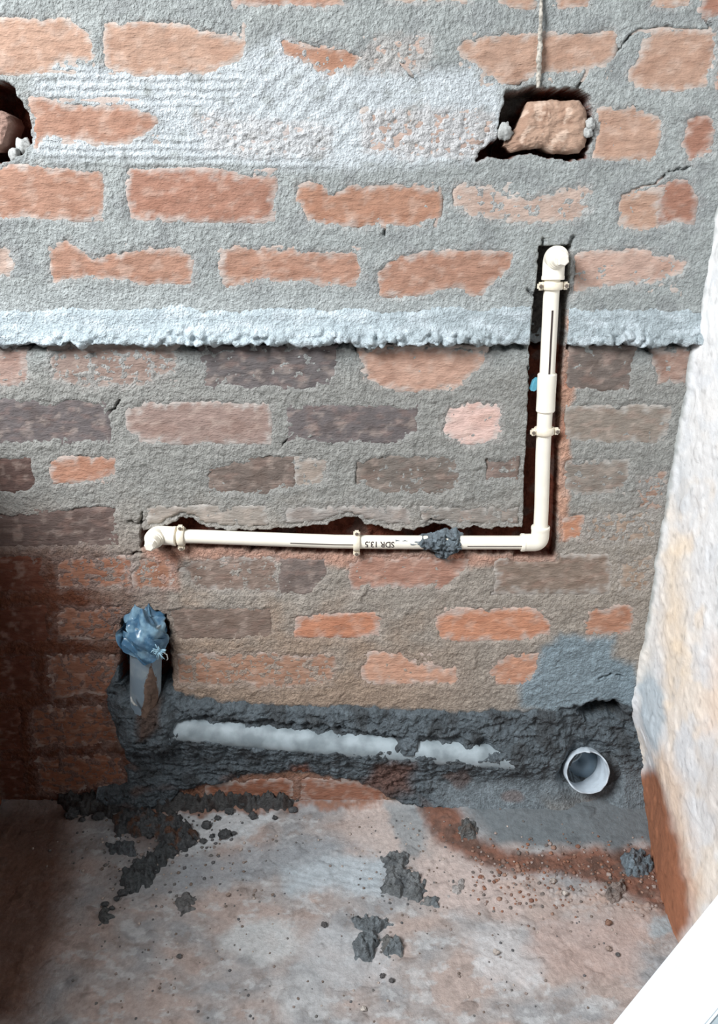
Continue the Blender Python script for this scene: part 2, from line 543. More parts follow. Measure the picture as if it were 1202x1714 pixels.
POCKET = [(945, 1192), (975, 1186), (1000, 1176), (1035, 1180), (1060, 1198), (1068, 1250), (1050, 1266), (960, 1262), (948, 1230)]
BAND = [(205, 1100), (215, 1098), (222, 1150), (275, 1148), (330, 1166), (430, 1176), (520, 1181), (600, 1180), (700, 1186), (790, 1190), (840, 1187), (900, 1186), (945, 1191), (1000, 1184), (1040, 1184), (1080, 1172), (1100, 1290), (1100, 1420), (860, 1420), (740, 1400), (690, 1345), (600, 1305), (500, 1290), (400, 1300), (300, 1322), (250, 1360), (85, 1360), (110, 1328), (215, 1306), (207, 1250), (185, 1190), (178, 1150)]
STRIP_A = [(296, 1200), (345, 1193), (420, 1199), (560, 1210), (650, 1220), (680, 1228), (655, 1240), (600, 1243), (500, 1240), (400, 1231), (310, 1216)]
STRIP_B = [(698, 1228), (760, 1226), (812, 1232), (834, 1248), (800, 1254), (745, 1252), (702, 1247)]
LIME = [(60, 112), (300, 122), (420, 92), (470, 60), (520, 110), (600, 125), (700, 120), (790, 115), (835, 150), (835, 250), (770, 272), (560, 285), (300, 268), (60, 262), (55, 225), (240, 235), (270, 205), (240, 185), (60, 160)]
COMB1 = [(70, 106), (200, 128), (400, 120), (440, 130), (380, 165), (330, 188), (80, 172)]
COMB2 = [(70, 232), (180, 240), (280, 225), (520, 255), (560, 285), (300, 285), (70, 268)]
DIAG = [(380, 180), (430, 120), (500, 90), (600, 120), (640, 170), (600, 250), (540, 265), (380, 225), (330, 205)]
SLOT = [(966, 1196), (985, 1185), (1005, 1178), (1035, 1181), (1052, 1198), (1030, 1203), (985, 1207)]
CRACKS = [([(905, 400), (903, 420)], 2.0), ([(957, 396), (952, 420)], 3.0), ([(965, 150), (975, 128), (984, 114)], 3.5), ([(1030, 82), (1012, 108), (988, 114)], 1.6), ([(1010, 100), (1060, 55), (1130, 48), (1182, 52)], 1.5),
          ([(1178, 0), (1180, 30), (1186, 50)], 2.0), ([(736, 318), (738, 350), (730, 380)], 1.4), ([(762, 345), (760, 322), (778, 305)], 1.4),
          ([(1040, 330), (1100, 300), (1130, 285), (1150, 282)], 1.5), ([(645, 382), (644, 396)], 2.4), ([(475, 75), (478, 92)], 2.2), ([(500, 70), (600, 100)], 1.2),
          ([(672, 108), (695, 138)], 1.5), ([(883, 483), (893, 490), (900, 494)], 2.2), ([(236, 855), (238, 890)], 2.2), ([(218, 875), (240, 876)], 1.6),
          ([(300, 955), (345, 960), (375, 965)], 1.8), ([(215, 930), (238, 925)], 1.6), ([(100, 1072), (210, 1066)], 1.5), ([(95, 1164), (190, 1160)], 1.8),
          ([(885, 612), (886, 700)], 1.0), ([(352, 795), (365, 788), (440, 772), (480, 770)], 1.6), ([(818, 772), (816, 800)], 1.5), ([(598, 810), (600, 780), (640, 768)], 1.4),
          ([(707, 862), (730, 868), (770, 866)], 2.2), ([(0, 862), (90, 866), (120, 854), (190, 852)], 2.0), ([(826, 990), (1015, 988)], 2.2),
          ([(470, 742), (500, 726), (560, 740)], 1.3), ([(200, 672), (182, 700)], 1.4), ([(1008, 1134), (1040, 1132)], 1.0)]


def ledge_bottom(px):
    return 577 + 7 * pn(px / 46, px * 0, 31) + 6 * pn(px / 17, px * 0 + 3, 32) + 3 * pn(px / 7, px * 0 + 5, 33)


def base_level(px, py):
    """how far the wall face stands proud (m): the upper courses stand out over the lower ones"""
    return 0.007 * (1 - sstep(572, 582, py)) + 0.002 * pn(px / 160, py / 120, 41)


def cuts(P, grow=0.0):
    d = np.zeros(P.px.shape)
    rough = 1.2 * pn(P.px / 9, P.py / 9, 51)
    for poly, dep, soft, wob in ((CHASE_V, .052, 2.2, False), (CHASE_H, .046, 2.5, True), (HOLE_R, .085, 4, True), (HOLE_L, .085, 4, True), (RISER_CUT, .05, 6, True), (OUTLET_CUT, .14, 2, False), (POCKET, .030, 12, True), (SLOT, .075, 4, True)):
        sd = P.sd(poly, 40, wob) + rough + grow
        d = np.maximum(d, dep * sstep(-soft, soft, sd))
    return d


def wall_height(X, Z, P, want_col=True):
    px, py = P.px, P.py
    base = base_level(px, py)
    grain = 0.0013 * fbm(X / .0105, Z / .0105, 2, 60, .75)
    lump = 0.0022 * pn(X / .055, Z / .04, 61)
    lime = P.w(LIME, 16)
    comb = np.maximum(P.w(COMB1, 10), P.w(COMB2, 10))
    diag = P.w(DIAG, 12)
    h = 0.0016 + grain * (1 - .35 * lime) + lump
    h += comb * 0.0013 * np.sin(Z * 2 * np.pi / .0125 + 1.2 * pn(X / .05, Z / .02, 62) + X * 4)
    dd = (X * .62 - Z * .78)
    h += diag * 0.0009 * np.sin(dd * 2 * np.pi / .022 + 2.2 * pn(X / .05, Z / .05, 63))
    h += 0.0025 * sstep(.1, .5, pn(X / .03, Z / .022, 64)) * sstep(585, 640, py) * .8
    col = None
    if want_col:
        col = np.empty(px.shape + (3,)); col[:] = lin((160, 165, 164))
        n1 = fbm(px / 60, py / 45, 3, 70)
        col = mix(col, lin((148, 152, 152)), sstep(.0, .5, n1) * .8)
        col = mix(col, lin((150, 150, 146)), sstep(570, 640, py))
        col = mix(col, lin((161, 153, 144)), sstep(800, 960, py + 30 * n1))
        col = mix(col, lin((162, 140, 122)), sstep(980, 1120, py + 60 * n1 - (px - 500) * .06) * sstep(900, 600, px) * .8)
        col = mix(col, lin((108, 66, 48)), sstep(330, 130, px + 50 * n1 - (py - 1100) * .2) * sstep(840, 980, py))  # red-brown mortar at lower left, with some corner shade put into its colour
        col = mix(col, lin((196, 203, 207)), lime * sstep(-1.1, -.1, fbm(px / 40, py / 25, 3, 71)) * .95)
        col = mix(col, lin((176, 182, 182)), P.w([(60, 480), (600, 488), (860, 500), (860, 530), (0, 530), (-60, 500)], 14) * .7)
        col = mix(col, lin((136, 152, 161)), P.w([(905, 1085), (940, 1062), (1030, 1066), (1025, 1100), (1062, 1110), (1075, 1180), (1040, 1200), (930, 1200), (868, 1180), (872, 1130), (892, 1120)], 10))
        col = mix(col, lin((196, 150, 130)), P.w([(240, 918), (300, 910), (480, 922), (700, 926), (930, 928), (932, 945), (700, 945), (560, 948), (420, 935), (300, 940), (240, 935)], 8) * .8)
        col = mix(col, lin((200, 150, 124)), P.w([(936, 640), (948, 560), (952, 520), (962, 525), (958, 640), (950, 900), (935, 905), (930, 800)], 5) * .75)
        col = mix(col, lin((196, 128, 96)), P.w([(938, 695), (955, 690), (950, 730), (940, 740)], 5) * .8)
        col = mix(col, lin((196, 128, 96)), P.w([(945, 628), (1000, 628), (998, 645), (945, 650)], 5) * .7)
        col = mix(col, lin((172, 116, 92)), P.w([(255, 925), (300, 925), (300, 985), (270, 985)], 10) * .7)
        col = mix(col, lin((200, 128, 96)), P.w([(752, 925), (775, 922), (776, 945), (752, 950)], 5) * .7)
        col = mix(col, lin((140, 92, 70)), P.w([(210, 1290), (600, 1290), (650, 1320), (650, 1400), (200, 1400)], 14) * .8)
    for poly, c, smear, off in BRICKS:
        sd = P.sd(poly, 24)
        m = sd > -24
        if not m.any(): continue
        s = sd[m]
        w = sstep(-9, 6, s)
        patchy = fbm(px[m] / 17, py[m] / 10, 4, 80, .65)
        hin = (-0.0026 + smear * 0.0052 + 0.0028 * patchy * (.4 + smear * .7) + grain[m] * 1.0)
        hin = np.where(smear <= .02, np.minimum(hin, -.0012), hin)
        h[m] = h[m] + (hin - h[m]) * w
        if want_col:
            tint = sstep(-14, 6, s + 9 * patchy) * (.18 + .35 * smear)
            col[m] = mix(col[m], lin(soft(c, .4)) * .5 + lin((196, 196, 196)) * .5, tint * .9)
    for pts, wd in CRACKS:
        d = P.line(pts, 12)
        h -= 0.009 * sstep(wd + 1.4, wd * .3, d) * sstep(-.55, .0, pn(px / 14, py / 14, 85) + .25)
    yb = ledge_bottom(px)
    h -= 0.030 * sstep(-3, 0, py - yb) * sstep(11, 5, py - yb) * sstep(-.25, .15, pn(px / 40, px * 0, 86) + .05) * sstep(1170, 1160, px)
    cut = cuts(P)
    h = base + h - cut
    # small rubble and soil inside the cuts
    h += sstep(.01, .04, cut) * .004 * fbm(X / .02, Z / .02, 3, 87)
    if want_col:
        col = mix(col, lin((88, 94, 98)), P.w(BAND, 4) * sstep(215, 225, px))
        inner = sstep(.003, .02, cut)
        ci = np.empty_like(col); ci[:] = lin((118, 66, 50))
        ci = mix(ci, lin((104, 100, 96)), P.w([(885, 390), (960, 390), (950, 575), (885, 575)], 10, False))
        ci = mix(ci, lin((112, 106, 100)), sstep(.2, .5, pn(px / 30, py / 30, 88)) * .5)
        ci = mix(ci, lin((80, 84, 86)), P.w([(930, 1170), (1080, 1170), (1080, 1330), (930, 1330)], 6, False))
        ci = mix(ci, lin((128, 128, 124)), P.w([(835, 150), (905, 150), (880, 175), (858, 215), (835, 240)], 6) * .8)
        col = mix(col, ci, inner)
        lowlip = sstep(0, 3, P.sd(CHASE_H, 40)) * sstep(914, 921, py - (px - 600) * .012)
        col = mix(col, lin((190, 138, 116)), lowlip * .7)
    return h, col


def wall_points(x0, x1, z0, z1, step):
    xs = np.arange(x0, x1, step); zs = np.arange(z0, z1, step)
    X, Z = np.meshgrid(xs, zs)
    px, py = proj(X, 0 * X, Z)
    return X, Z, Pix(px, py)


X, Z, P = wall_points(-1.0, 0.72, -0.03, 1.74, 0.0022)
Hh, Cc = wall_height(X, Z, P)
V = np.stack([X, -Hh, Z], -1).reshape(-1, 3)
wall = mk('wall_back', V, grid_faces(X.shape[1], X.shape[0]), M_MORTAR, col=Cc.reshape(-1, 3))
tag(wall, 'rough unplastered brick wall with thick grey mortar joints and cut pipe channels', kind='structure')

def clay(c, p):
    y = sum(q[1] for q in p) / len(p)
    hi = y < 660
    return tuple(v * (.90 if hi and c[0] > 140 else 1.0) for v in soft(c, .34 if hi else .22))


BRICKS = [(p, clay(c, p), s_, o) for p, c, s_, o in BRICKS]
# bricks, each a block of its own set into the mortar
for bi, (poly, c, smear, off) in enumerate(BRICKS):
    pts = [at_wall(*p) for p in poly]
    x0, x1 = min(p[0] for p in pts) - .007, max(p[0] for p in pts) + .007
    z0, z1 = min(p[2] for p in pts) - .007, max(p[2] for p in pts) + .007
    x1 = min(x1, .648)
    step = .0042
    nx, nz = max(4, int((x1 - x0) / step)), max(4, int((z1 - z0) / step))
    xs, zs = np.linspace(x0, x1, nx), np.linspace(z0, z1, nz)
    X, Z = np.meshgrid(xs, zs)
    px, py = proj(X, 0 * X, Z)
    P = Pix(px, py)
    sd = bi * 3 + 200
    rough = 1.6 if off == 0 else 1.0
    face = .0010 * rough * fbm(X / .03, Z / .011, 3, sd) + .0008 * pn(X / .07, Z / .05, sd + 9)
    y = base_level(px, py) + off * .001 * .5 + face - cuts(P, 7.0)
    ed = np.minimum(np.minimum(X - x0, x1 - X), np.minimum(Z - z0, z1 - Z))
    y -= .004 * sstep(.006, 0, ed)
    col = np.empty(X.shape + (3,)); col[:] = lin(c)
    n = fbm(X / .05, Z / .03, 3, sd + 20)
    col = mix(col, lin(c) * np.array((.86, .80, .77)), sstep(.05, .6, n) * .7)
    col = mix(col, lin((208, 190, 178)), sstep(.15, .6, fbm(X / .028, Z / .018, 3, sd + 30)) * .22)
    if c[0] < 140:
        col = mix(col, lin((178, 140, 126)), sstep(.15, .5, fbm(X / .035, Z / .014, 2, sd + 40)) * .14)
    col = mix(col, lin((186, 184, 180)) if c[0] > 125 else lin(c) * 1.3, sstep(8, -6, P.sd(poly, 40) + 9 * fbm(px / 16, py / 11, 3, sd + 50)) * .6)
    yb = -.075
    ny = nx * nz
    Vf = np.stack([X, -y, Z], -1).reshape(-1, 3)
    idx = np.arange(ny).reshape(nz, nx)
    ring = np.concatenate([idx[0, :], idx[1:, -1], idx[-1, -2::-1], idx[-2:0:-1, 0]])
    Vb = Vf[ring].copy(); Vb[:, 1] = .06
    Vb2 = Vf[ring].copy()
    allv = np.concatenate([Vf, Vb])
    nr = len(ring)
    r2 = np.arange(nr)
    side = np.stack([ring, ny + r2, ny + (r2 + 1) % nr, ring[(r2 + 1) % nr]], -1)
    fs = np.concatenate([grid_faces(nx, nz), side])
    cc = col.reshape(-1, 3)
    ctr = ((x0 + x1) / 2, 0.0, (z0 + z1) / 2)
    mk('brick', allv, fs, M_BRICK, wall, ctr, col=np.concatenate([cc, cc[ring]]))


def wall_patch(name, box, fn, mat, parent, step=.0022, marg=.003, label=None):
    """a layer of mortar lying on the wall; fn gives its height and colour, what lies below the wall is trimmed off"""
    ws = [at_wall(box[0], box[1]), at_wall(box[2], box[3]), at_wall(box[0], box[3]), at_wall(box[2], box[1])]
    x0, x1 = min(p[0] for p in ws), min(max(p[0] for p in ws), .715)
    z0, z1 = max(min(p[2] for p in ws), -.01), max(p[2] for p in ws)
    X, Z, P = wall_points(x0, x1, z0, z1, step)
    hw, cw = wall_height(X, Z, P, False)
    h, col = fn(X, Z, P, hw)
    keep = h > np.minimum(hw, .0) - marg if False else h > hw - marg
    V = np.stack([X, -h, Z], -1).reshape(-1, 3)
    f = grid_faces(X.shape[1], X.shape[0], keep)
    V, f, c = compact(V, f, col.reshape(-1, 3))
    loc = tuple(V.mean(0))
    o = mk(name, V, f, mat, parent, loc, col=c)
    if label: o['label'] = label
    return o


def f_ledge(X, Z, P, hw):
    px, py = P.px, P.py
    yb = ledge_bottom(px)
    top = 512 + 8 * pn(px / 50, py * 0, 91)
    up = sstep(top - 10, top + 16, py)
    low = sstep(535, 572, py)
    wl = worley(X / .016 + .12 * pn(X / .02, Z / .02, 97), Z / .016, 4)
    lumps = ((.006 + .006 * sstep(180, 420, px)) * sstep(.75, .15, wl) + .004 * fbm(X / .012, Z / .012, 3, 92)) * (.05 + .95 * sstep(540 + 16 * pn(px / 60, py * 0, 94), 566, py))
    thin = .45 + .55 * sstep(-.3, .2, pn(px / 90, px * 0, 93) + .1)
    thin = np.where((px > 830) & (px < 1010), .35, thin)
    h = base_level(px, py) + (-.004 + .009 * up + .010 * low * thin + lumps * thin + .0006 * fbm(X / .01, Z / .006, 3, 95))
    h -= .05 * sstep(-1.5, 2.5, py - yb)
    h -= .05 * sstep(8, -8, py - 500)
    ch = P.sd(CHASE_V, 40, False)
    h -= .06 * sstep(-4, -1, ch)
    col = np.empty(px.shape + (3,)); col[:] = lin((186, 199, 205))
    col = mix(col, lin((160, 170, 174)), sstep(600, 800, px) * .6)
    col = mix(col, lin((205, 216, 222)), sstep(0, .5, fbm(px / 50, py / 20, 2, 96)) * .7)
    return h, col


wall_patch('mortar_ledge', (-80, 490, 1175, 606), f_ledge, M_MORTAR, wall, label='pale bluish grey mortar ledge with a crumbly lower lip')

PIPE_AXIS = [(235, 1210), (300, 1213), (500, 1232), (700, 1249), (860, 1262)]


def f_band(X, Z, P, hw):
    px, py = P.px, P.py
    w = P.w(BAND, 9)
    ax = np.interp(px, [p[0] for p in PIPE_AXIS], [p[1] for p in PIPE_AXIS])
    bul = np.exp(-((py - ax) / 36) ** 2) * sstep(195, 240, px) * sstep(1000, 880, px)
    foot = sstep(1290, 1345, py) * (.014 + .03 * sstep(680, 800, px))
    wl = worley(X / .016, Z / .014, 5)
    rough = .006 * fbm(X / .034, Z / .024, 5, 101, .66) + .0022 * sstep(.7, .2, wl)
    calm = P.w([(740, 1295), (1075, 1285), (1075, 1400), (760, 1400)], 16) * .8
    h = -.012 + w * (.019 + .026 * bul + foot + rough * (1 - calm))
    ris = P.w([(200, 1158), (222, 1164), (245, 1166), (272, 1162), (290, 1185), (285, 1245), (215, 1250), (195, 1200)], 10)
    h += ris * .020
    st = np.maximum(P.w(STRIP_A, 5), P.w(STRIP_B, 5))
    h -= st * (.019 + .006 * fbm(px / 30, py / 6, 3, 103))
    h -= .05 * P.w([(203, 1040), (285, 1040), (284, 1135), (272, 1148), (222, 1150), (204, 1140)], 4)
    h -= .018 * P.w(POCKET, 14) * sstep(1270, 1215, py)
    h -= .020 * sstep(62, 40, np.hypot(px - 985, (py - 1290) * 1.05))
    h -= .06 * P.w(SLOT, 3)
    h -= .12 * P.w(OUTLET_CUT, 2, False)
    col = np.empty(px.shape + (3,)); col[:] = lin((92, 101, 107))
    n = fbm(px / 45, py / 30, 3, 102)
    col = mix(col, lin((70, 74, 77)), sstep(0, .5, n) * .8)
    col = mix(col, lin((120, 130, 136)), P.w([(720, 1300), (900, 1290), (945, 1262), (1050, 1275), (1080, 1290), (1085, 1400), (760, 1400)], 22) * .9)
    col = mix(col, lin((128, 122, 114)), P.w([(900, 1320), (1000, 1325), (1020, 1370), (930, 1372)], 14) * .5)
    col = mix(col, lin((78, 62, 54)), P.w([(235, 1165), (272, 1150), (276, 1200), (240, 1215)], 8) * .9)
    col = mix(col, lin((112, 74, 58)), P.w([(630, 1270), (690, 1262), (680, 1320), (600, 1320)], 14) * .7)
    col = mix(col, lin((150, 92, 68)), P.w([(480, 1290), (510, 1270), (530, 1320), (640, 1330), (640, 1360), (340, 1360), (400, 1322)], 9) * .85)
    col = mix(col, lin((110, 76, 60)), sstep(.25, .6, pn(px / 55, py / 25, 104)) * sstep(1255, 1290, py) * .4)
    col = mix(col, lin((150, 82, 56)), sstep(1082, 1096, P.wx) * sstep(1270, 1310, py))
    return h, col


wall_patch('mortar_band', (170, 1090, 1105, 1352), f_band, M_WET, wall, label='dark damp mortar packed around the buried drain pipe')

# ------------------------------------------------------------------ floor
RED = [(700, 1340), (745, 1345), (800, 1410), (870, 1432), (960, 1424), (1090, 1420), (1110, 1390), (1160, 1545), (1110, 1530), (1060, 1500), (1000, 1478), (920, 1462), (860, 1462), (790, 1440), (735, 1412), (712, 1380)]


def floor_eval(X, Y, want_col=True):
    px, py = proj(X, Y, 0 * X)
    P = Pix(px, py)
    inv = sstep(-1.1, -.65, Y)
    h = .0035 * pn(X / .16, Y / .16, 111) + .0022 * pn(X / .06, Y / .06, 112) + .0008 * fbm(X / .014, Y / .014, 3, 113, .6)
    red = P.w(RED, 10)
    grit = P.w([(830, 1476), (900, 1480), (1000, 1495), (1140, 1510), (1160, 1540), (1000, 1520), (880, 1500)], 22)
    wl = worley(X / .012, Y / .012, 8)
    h += np.maximum(red * .5, grit) * (.006 * sstep(.65, .1, wl) * sstep(-.2, .3, pn(X / .03, Y / .03, 114)) + .002 * fbm(X / .01, Y / .01, 2, 115))
    fil = sstep(1440, 1345, py) * sstep(640, 800, px)
    h += .03 * fil
    h += .012 * sstep(-.03, 0.0, Y)
    scrape = P.w([(380, 1470), (560, 1430), (640, 1440), (640, 1490), (430, 1530)], 20)
    h += scrape * .0005 * np.sin((X * .2 + Y) * 2 * np.pi / .02 + 4 * pn(X / .07, Y / .05, 116))
    arc = P.w([(740, 1560), (860, 1540), (960, 1590), (900, 1680), (780, 1640)], 24)
    h += arc * .0005 * np.sin(np.hypot(X - .1, Y + .62) * 2 * np.pi / .02 + 3 * pn(X / .05, Y / .05, 117))
    pt = sstep(.25, .42, pn(X / .035, Y / .028, 118)) * sstep(.0, .4, pn(X / .18, Y / .15, 119) + .2)
    h += .0022 * pt
    if not want_col: return h, None
    col = np.empty(px.shape + (3,)); col[:] = lin((180, 174, 172))
    n = fbm(px / 130, py / 80, 3, 120)
    n2 = fbm(px / 48, py / 26, 4, 121, .6)
    col = mix(col, lin((192, 174, 166)), sstep(-.1, .45, n) * .8)
    col = mix(col, lin((160, 164, 168)), sstep(.1, .5, -n) * .7)
    col = mix(col, lin((206, 208, 210)), sstep(.22, .5, n2) * .6)
    col = mix(col, lin((150, 138, 132)), sstep(.25, .6, fbm(px / 40, py / 24, 4, 122, .6)) * .5)
    for poly, c, s, k in (
        ([(280, 1365), (330, 1350), (470, 1352), (430, 1390), (380, 1415), (310, 1420)], (216, 222, 226), 10, .8),
        ([(360, 1570), (400, 1545), (470, 1540), (510, 1570), (500, 1600), (440, 1620), (400, 1600), (372, 1600)], (210, 214, 216), 12, .75),
        ([(470, 1450), (560, 1425), (650, 1435), (640, 1500), (540, 1490), (480, 1500)], (196, 208, 216), 18, .8),
        ([(300, 1440), (420, 1420), (560, 1400), (640, 1410), (520, 1440), (380, 1480), (280, 1490)], (164, 170, 176), 16, .7),
        ([(780, 1560), (850, 1550), (920, 1600), (890, 1660), (810, 1640)], (214, 214, 216), 18, .7),
        ([(450, 1640), (520, 1630), (560, 1690), (540, 1714), (470, 1714)], (204, 206, 208), 14, .6),
        ([(510, 1560), (640, 1540), (660, 1640), (560, 1660), (500, 1620)], (198, 202, 206), 20, .7),
        ([(700, 1420), (800, 1440), (900, 1500), (880, 1540), (740, 1520), (690, 1480)], (206, 190, 184), 18, .9),
        ([(580, 1345), (680, 1350), (720, 1400), (740, 1440), (640, 1430), (580, 1400)], (208, 194, 188), 12, .85),
        ([(900, 1540), (1080, 1540), (1060, 1640), (940, 1640), (880, 1590)], (196, 174, 166), 22, .8),
        ([(640, 1350), (690, 1345), (712, 1380), (720, 1430), (680, 1440), (660, 1390)], (150, 158, 162), 8, .8),
        ([(1095, 1530), (1130, 1520), (1145, 1540), (1110, 1572), (1090, 1560)], (178, 190, 196), 8, .9),
        ([(-100, 1345), (110, 1345), (120, 1420), (100, 1560), (40, 1714), (-200, 1714)], (118, 84, 66), 34, .85),  # left edge browned, mostly shade put into the floor colour
        ([(230, 1345), (520, 1345), (640, 1348), (600, 1352), (400, 1362), (250, 1362)], (150, 106, 84), 6, .9),
        ([(220, 1378), (300, 1372), (330, 1400), (280, 1430), (230, 1420)], (110, 84, 72), 12, .8),
        ([(190, 1420), (260, 1400), (300, 1460), (240, 1520), (170, 1520)], (150, 152, 154), 20, .5),
    ):
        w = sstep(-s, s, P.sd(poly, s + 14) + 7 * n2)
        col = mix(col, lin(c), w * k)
    col = mix(col, lin((136, 94, 77)), red * .95)
    col = mix(col, lin((104, 84, 76)), red * sstep(-.1, .4, fbm(px / 34, py / 16, 3, 124)) * .75)
    col = mix(col, lin((114, 123, 128)), sstep(1428, 1408, py - 14 * pn(px / 50, py / 50, 123)) * sstep(730, 780, px - (py - 1345) * 1.0) * sstep(1110, 1090, px) * .95)
    col = mix(col, lin((186, 160, 146)), grit * sstep(0, .4, n2 + .1) * .75)
    col = mix(col, lin((110, 122, 130)), P.w([(1042, 1438), (1075, 1428), (1085, 1450), (1060, 1470), (1042, 1462)], 6) * .9)
    col = mix(col, col * .86, pt)
    return h, col


xs = np.arange(-1.0, 0.72, .0026)
ys = np.concatenate([np.arange(.03, -.60, -.0026), np.arange(-.60, -1.6, -.02)])
X, Y = np.meshgrid(xs, ys)
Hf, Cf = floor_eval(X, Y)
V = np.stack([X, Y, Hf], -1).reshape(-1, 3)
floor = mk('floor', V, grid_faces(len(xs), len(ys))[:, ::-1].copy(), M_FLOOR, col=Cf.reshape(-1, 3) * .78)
tag(floor, 'dusty cement floor stained pink, white and red brown', kind='structure')


def floor_h(x, y):
    return float(floor_eval(np.array([[x]]), np.array([[y]]), False)[0][0, 0])


# ------------------------------------------------------------------ right wall
XR = 0.612
ys = np.arange(.03, -1.35, -.0036); zs = np.arange(-.02, 1.74, .0036)
Y, Z = np.meshgrid(ys, zs)
px, py = proj(0 * Y + XR, Y, Z)
P = Pix(px, py)
h = .003 * pn(Y / .15, Z / .2, 131) + .0016 * pn(Y / .04, Z / .05, 132) + .0007 * fbm(Y / .014, Z / .014, 3, 133)
h += .006 * sstep(-.03, .0, Y) ** 2 - .045 * sstep(.30, .10, Z) * sstep(-.30, -.02, Y)
h += .0018 * sstep(.2, .35, pn(Y / .045, Z / .045, 134))
col = np.empty(Y.shape + (3,)); col[:] = lin((226, 226, 226))
n = fbm(px / 60, py / 110, 3, 135)
col = mix(col, lin((234, 222, 208)), sstep(-.05, .4, n) * sstep(600, 950, py) * .8)
col = mix(col, lin((216, 219, 223)), sstep(.05, .5, fbm(px / 40, py / 70, 3, 136)) * .6)
for poly, c, s, k in (
    ([(1110, 930), (1150, 900), (1150, 1120), (1120, 1180), (1105, 1060)], (236, 214, 184), 20, .6),
    ([(1190, 1060), (1230, 1060), (1230, 1230), (1180, 1230)], (236, 212, 192), 22, .6),
    ([(1130, 780), (1150, 770), (1152, 850), (1135, 860)], (200, 206, 212), 14, .6),
    ([(1072, 1150), (1085, 1120), (1108, 1160), (1110, 1210), (1100, 1262), (1085, 1255), (1070, 1200)], (186, 198, 206), 7, .9),
    ([(1060, 1060), (1090, 1000), (1105, 1090), (1090, 1130), (1070, 1130)], (226, 224, 220), 12, .6),
    ([(1085, 1270), (1110, 1250), (1140, 1300), (1160, 1400), (1175, 1500), (1150, 1500), (1110, 1350)], (228, 202, 178), 18, .8),
    ([(1000, 1296), (1086, 1288), (1108, 1335), (1140, 1402), (1152, 1450), (1157, 1540), (1130, 1600), (1000, 1500)], (158, 106, 80), 15, 1),
    ([(1160, 1250), (1230, 1260), (1230, 1420), (1180, 1400)], (206, 204, 204), 22, .6),
):
    w = sstep(-s, s, P.sd(poly, s + 14) + 5 * n)
    col = mix(col, lin(c), w * k)
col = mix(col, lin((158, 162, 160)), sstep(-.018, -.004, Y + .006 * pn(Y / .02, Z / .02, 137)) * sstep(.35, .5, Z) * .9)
col = mix(col, col * .7, sstep(.50, .56, pn(Y / .016, Z / .016, 138)) * .7)
V = np.stack([XR - h, Y, Z], -1).reshape(-1, 3)
wr = mk('wall_right', V, grid_faces(Y.shape[1], Y.shape[0])[:, ::-1].copy(), M_PLASTER, col=col.reshape(-1, 3))
tag(wr, 'pale plastered side wall with cream blotches and a red brown stained foot', kind='structure')

# ------------------------------------------------------------------ low partition added on the left to keep the corner in shade
LX, LT = -.84, 1.08
ys = np.arange(.02, -1.6, -.008); zs = np.concatenate([np.arange(-.02, LT, .008), [LT]])
Y, Z = np.meshgrid(ys, zs)
h = .004 * pn(Y / .1, Z / .06, 141) + .0012 * fbm(Y / .02, Z / .02, 2, 142)
row = np.floor(Z / .09); u = Y / .25 + .5 * (row % 2)
jo = np.minimum(np.minimum((Z / .09) % 1, 1 - (Z / .09) % 1) * .09, np.minimum(u % 1, 1 - u % 1) * .25)
h += -.003 * sstep(.012, .004, jo)
col = np.empty(Y.shape + (3,)); col[:] = lin((132, 76, 56))
col = mix(col, lin((116, 84, 68)), sstep(.012, .006, jo))
V = np.stack([LX + h, Y, Z], -1).reshape(-1, 3)
n0 = len(V); nY = len(ys)
topi = np.arange((len(zs) - 1) * nY, len(zs) * nY)
ext1 = V[topi] * [0, 1, 1] + [LX - .11, 0, 0]
ext2 = ext1 * [1, 1, 0] + [0, 0, -.02]
V = np.concatenate([V, ext1, ext2])
cc = np.concatenate([col.reshape(-1, 3), col.reshape(-1, 3)[topi], col.reshape(-1, 3)[topi]])
a = np.arange(nY - 1)
f = np.concatenate([grid_faces(nY, len(zs)), np.stack([topi[:-1], topi[1:], n0 + a + 1, n0 + a], -1), np.stack([n0 + a, n0 + a + 1, n0 + nY + a + 1, n0 + nY + a], -1)])
wl_ = mk('shade_wall_left', V, f, M_BRICK, col=cc)
tag(wl_, 'added low dark red partition that shades the left corner', kind='structure')

# ------------------------------------------------------------------ water pipe
AX = -.006                                     # depth of the pipe axis


def W3(px, py, y=AX): return Vector(at_wall(px, py, y))


R = .0140
vtop, vbot = W3(925, 452), W3(904.5, 884)
pipe = thing('water_pipe', 'ivory plastic water pipe bent in an L in the wall channel', 'pipe', tuple(W3(896, 908)))
vpath = [W3(926, 452), W3(922.5, 500), W3(918.6, 575), W3(915, 650), W3(911.5, 705), W3(909, 760), W3(906.5, 850), W3(904.5, 890)]
hpath = [W3(262, 897), W3(330, 898), W3(420, 901.5), W3(560, 906.5), W3(650, 907.5), W3(760, 908), W3(850, 908), W3(890, 908)]
auto_sharp(MB().sweep(vpath, R, 28).make('vertical_pipe', M_PIPE, pipe))
auto_sharp(MB().sweep(hpath, R, 28).make('horizontal_pipe', M_PIPE, pipe))
hp = [o for o in pipe.children if o.name.startswith('horizontal')][0]
vp = [o for o in pipe.children if o.name.startswith('vertical')][0]


def arc(p0, corner, p1, rb, n=10):
    d0, d1 = (corner - p0).normalized(), (p1 - corner).normalized()
    a, b = corner - d0 * rb, corner + d1 * rb
    pts = [p0]
    for i in range(n + 1):
        t = i / n
        pts.append(a.lerp(corner, t).lerp(corner.lerp(b, t), t))
    return pts + [p1]


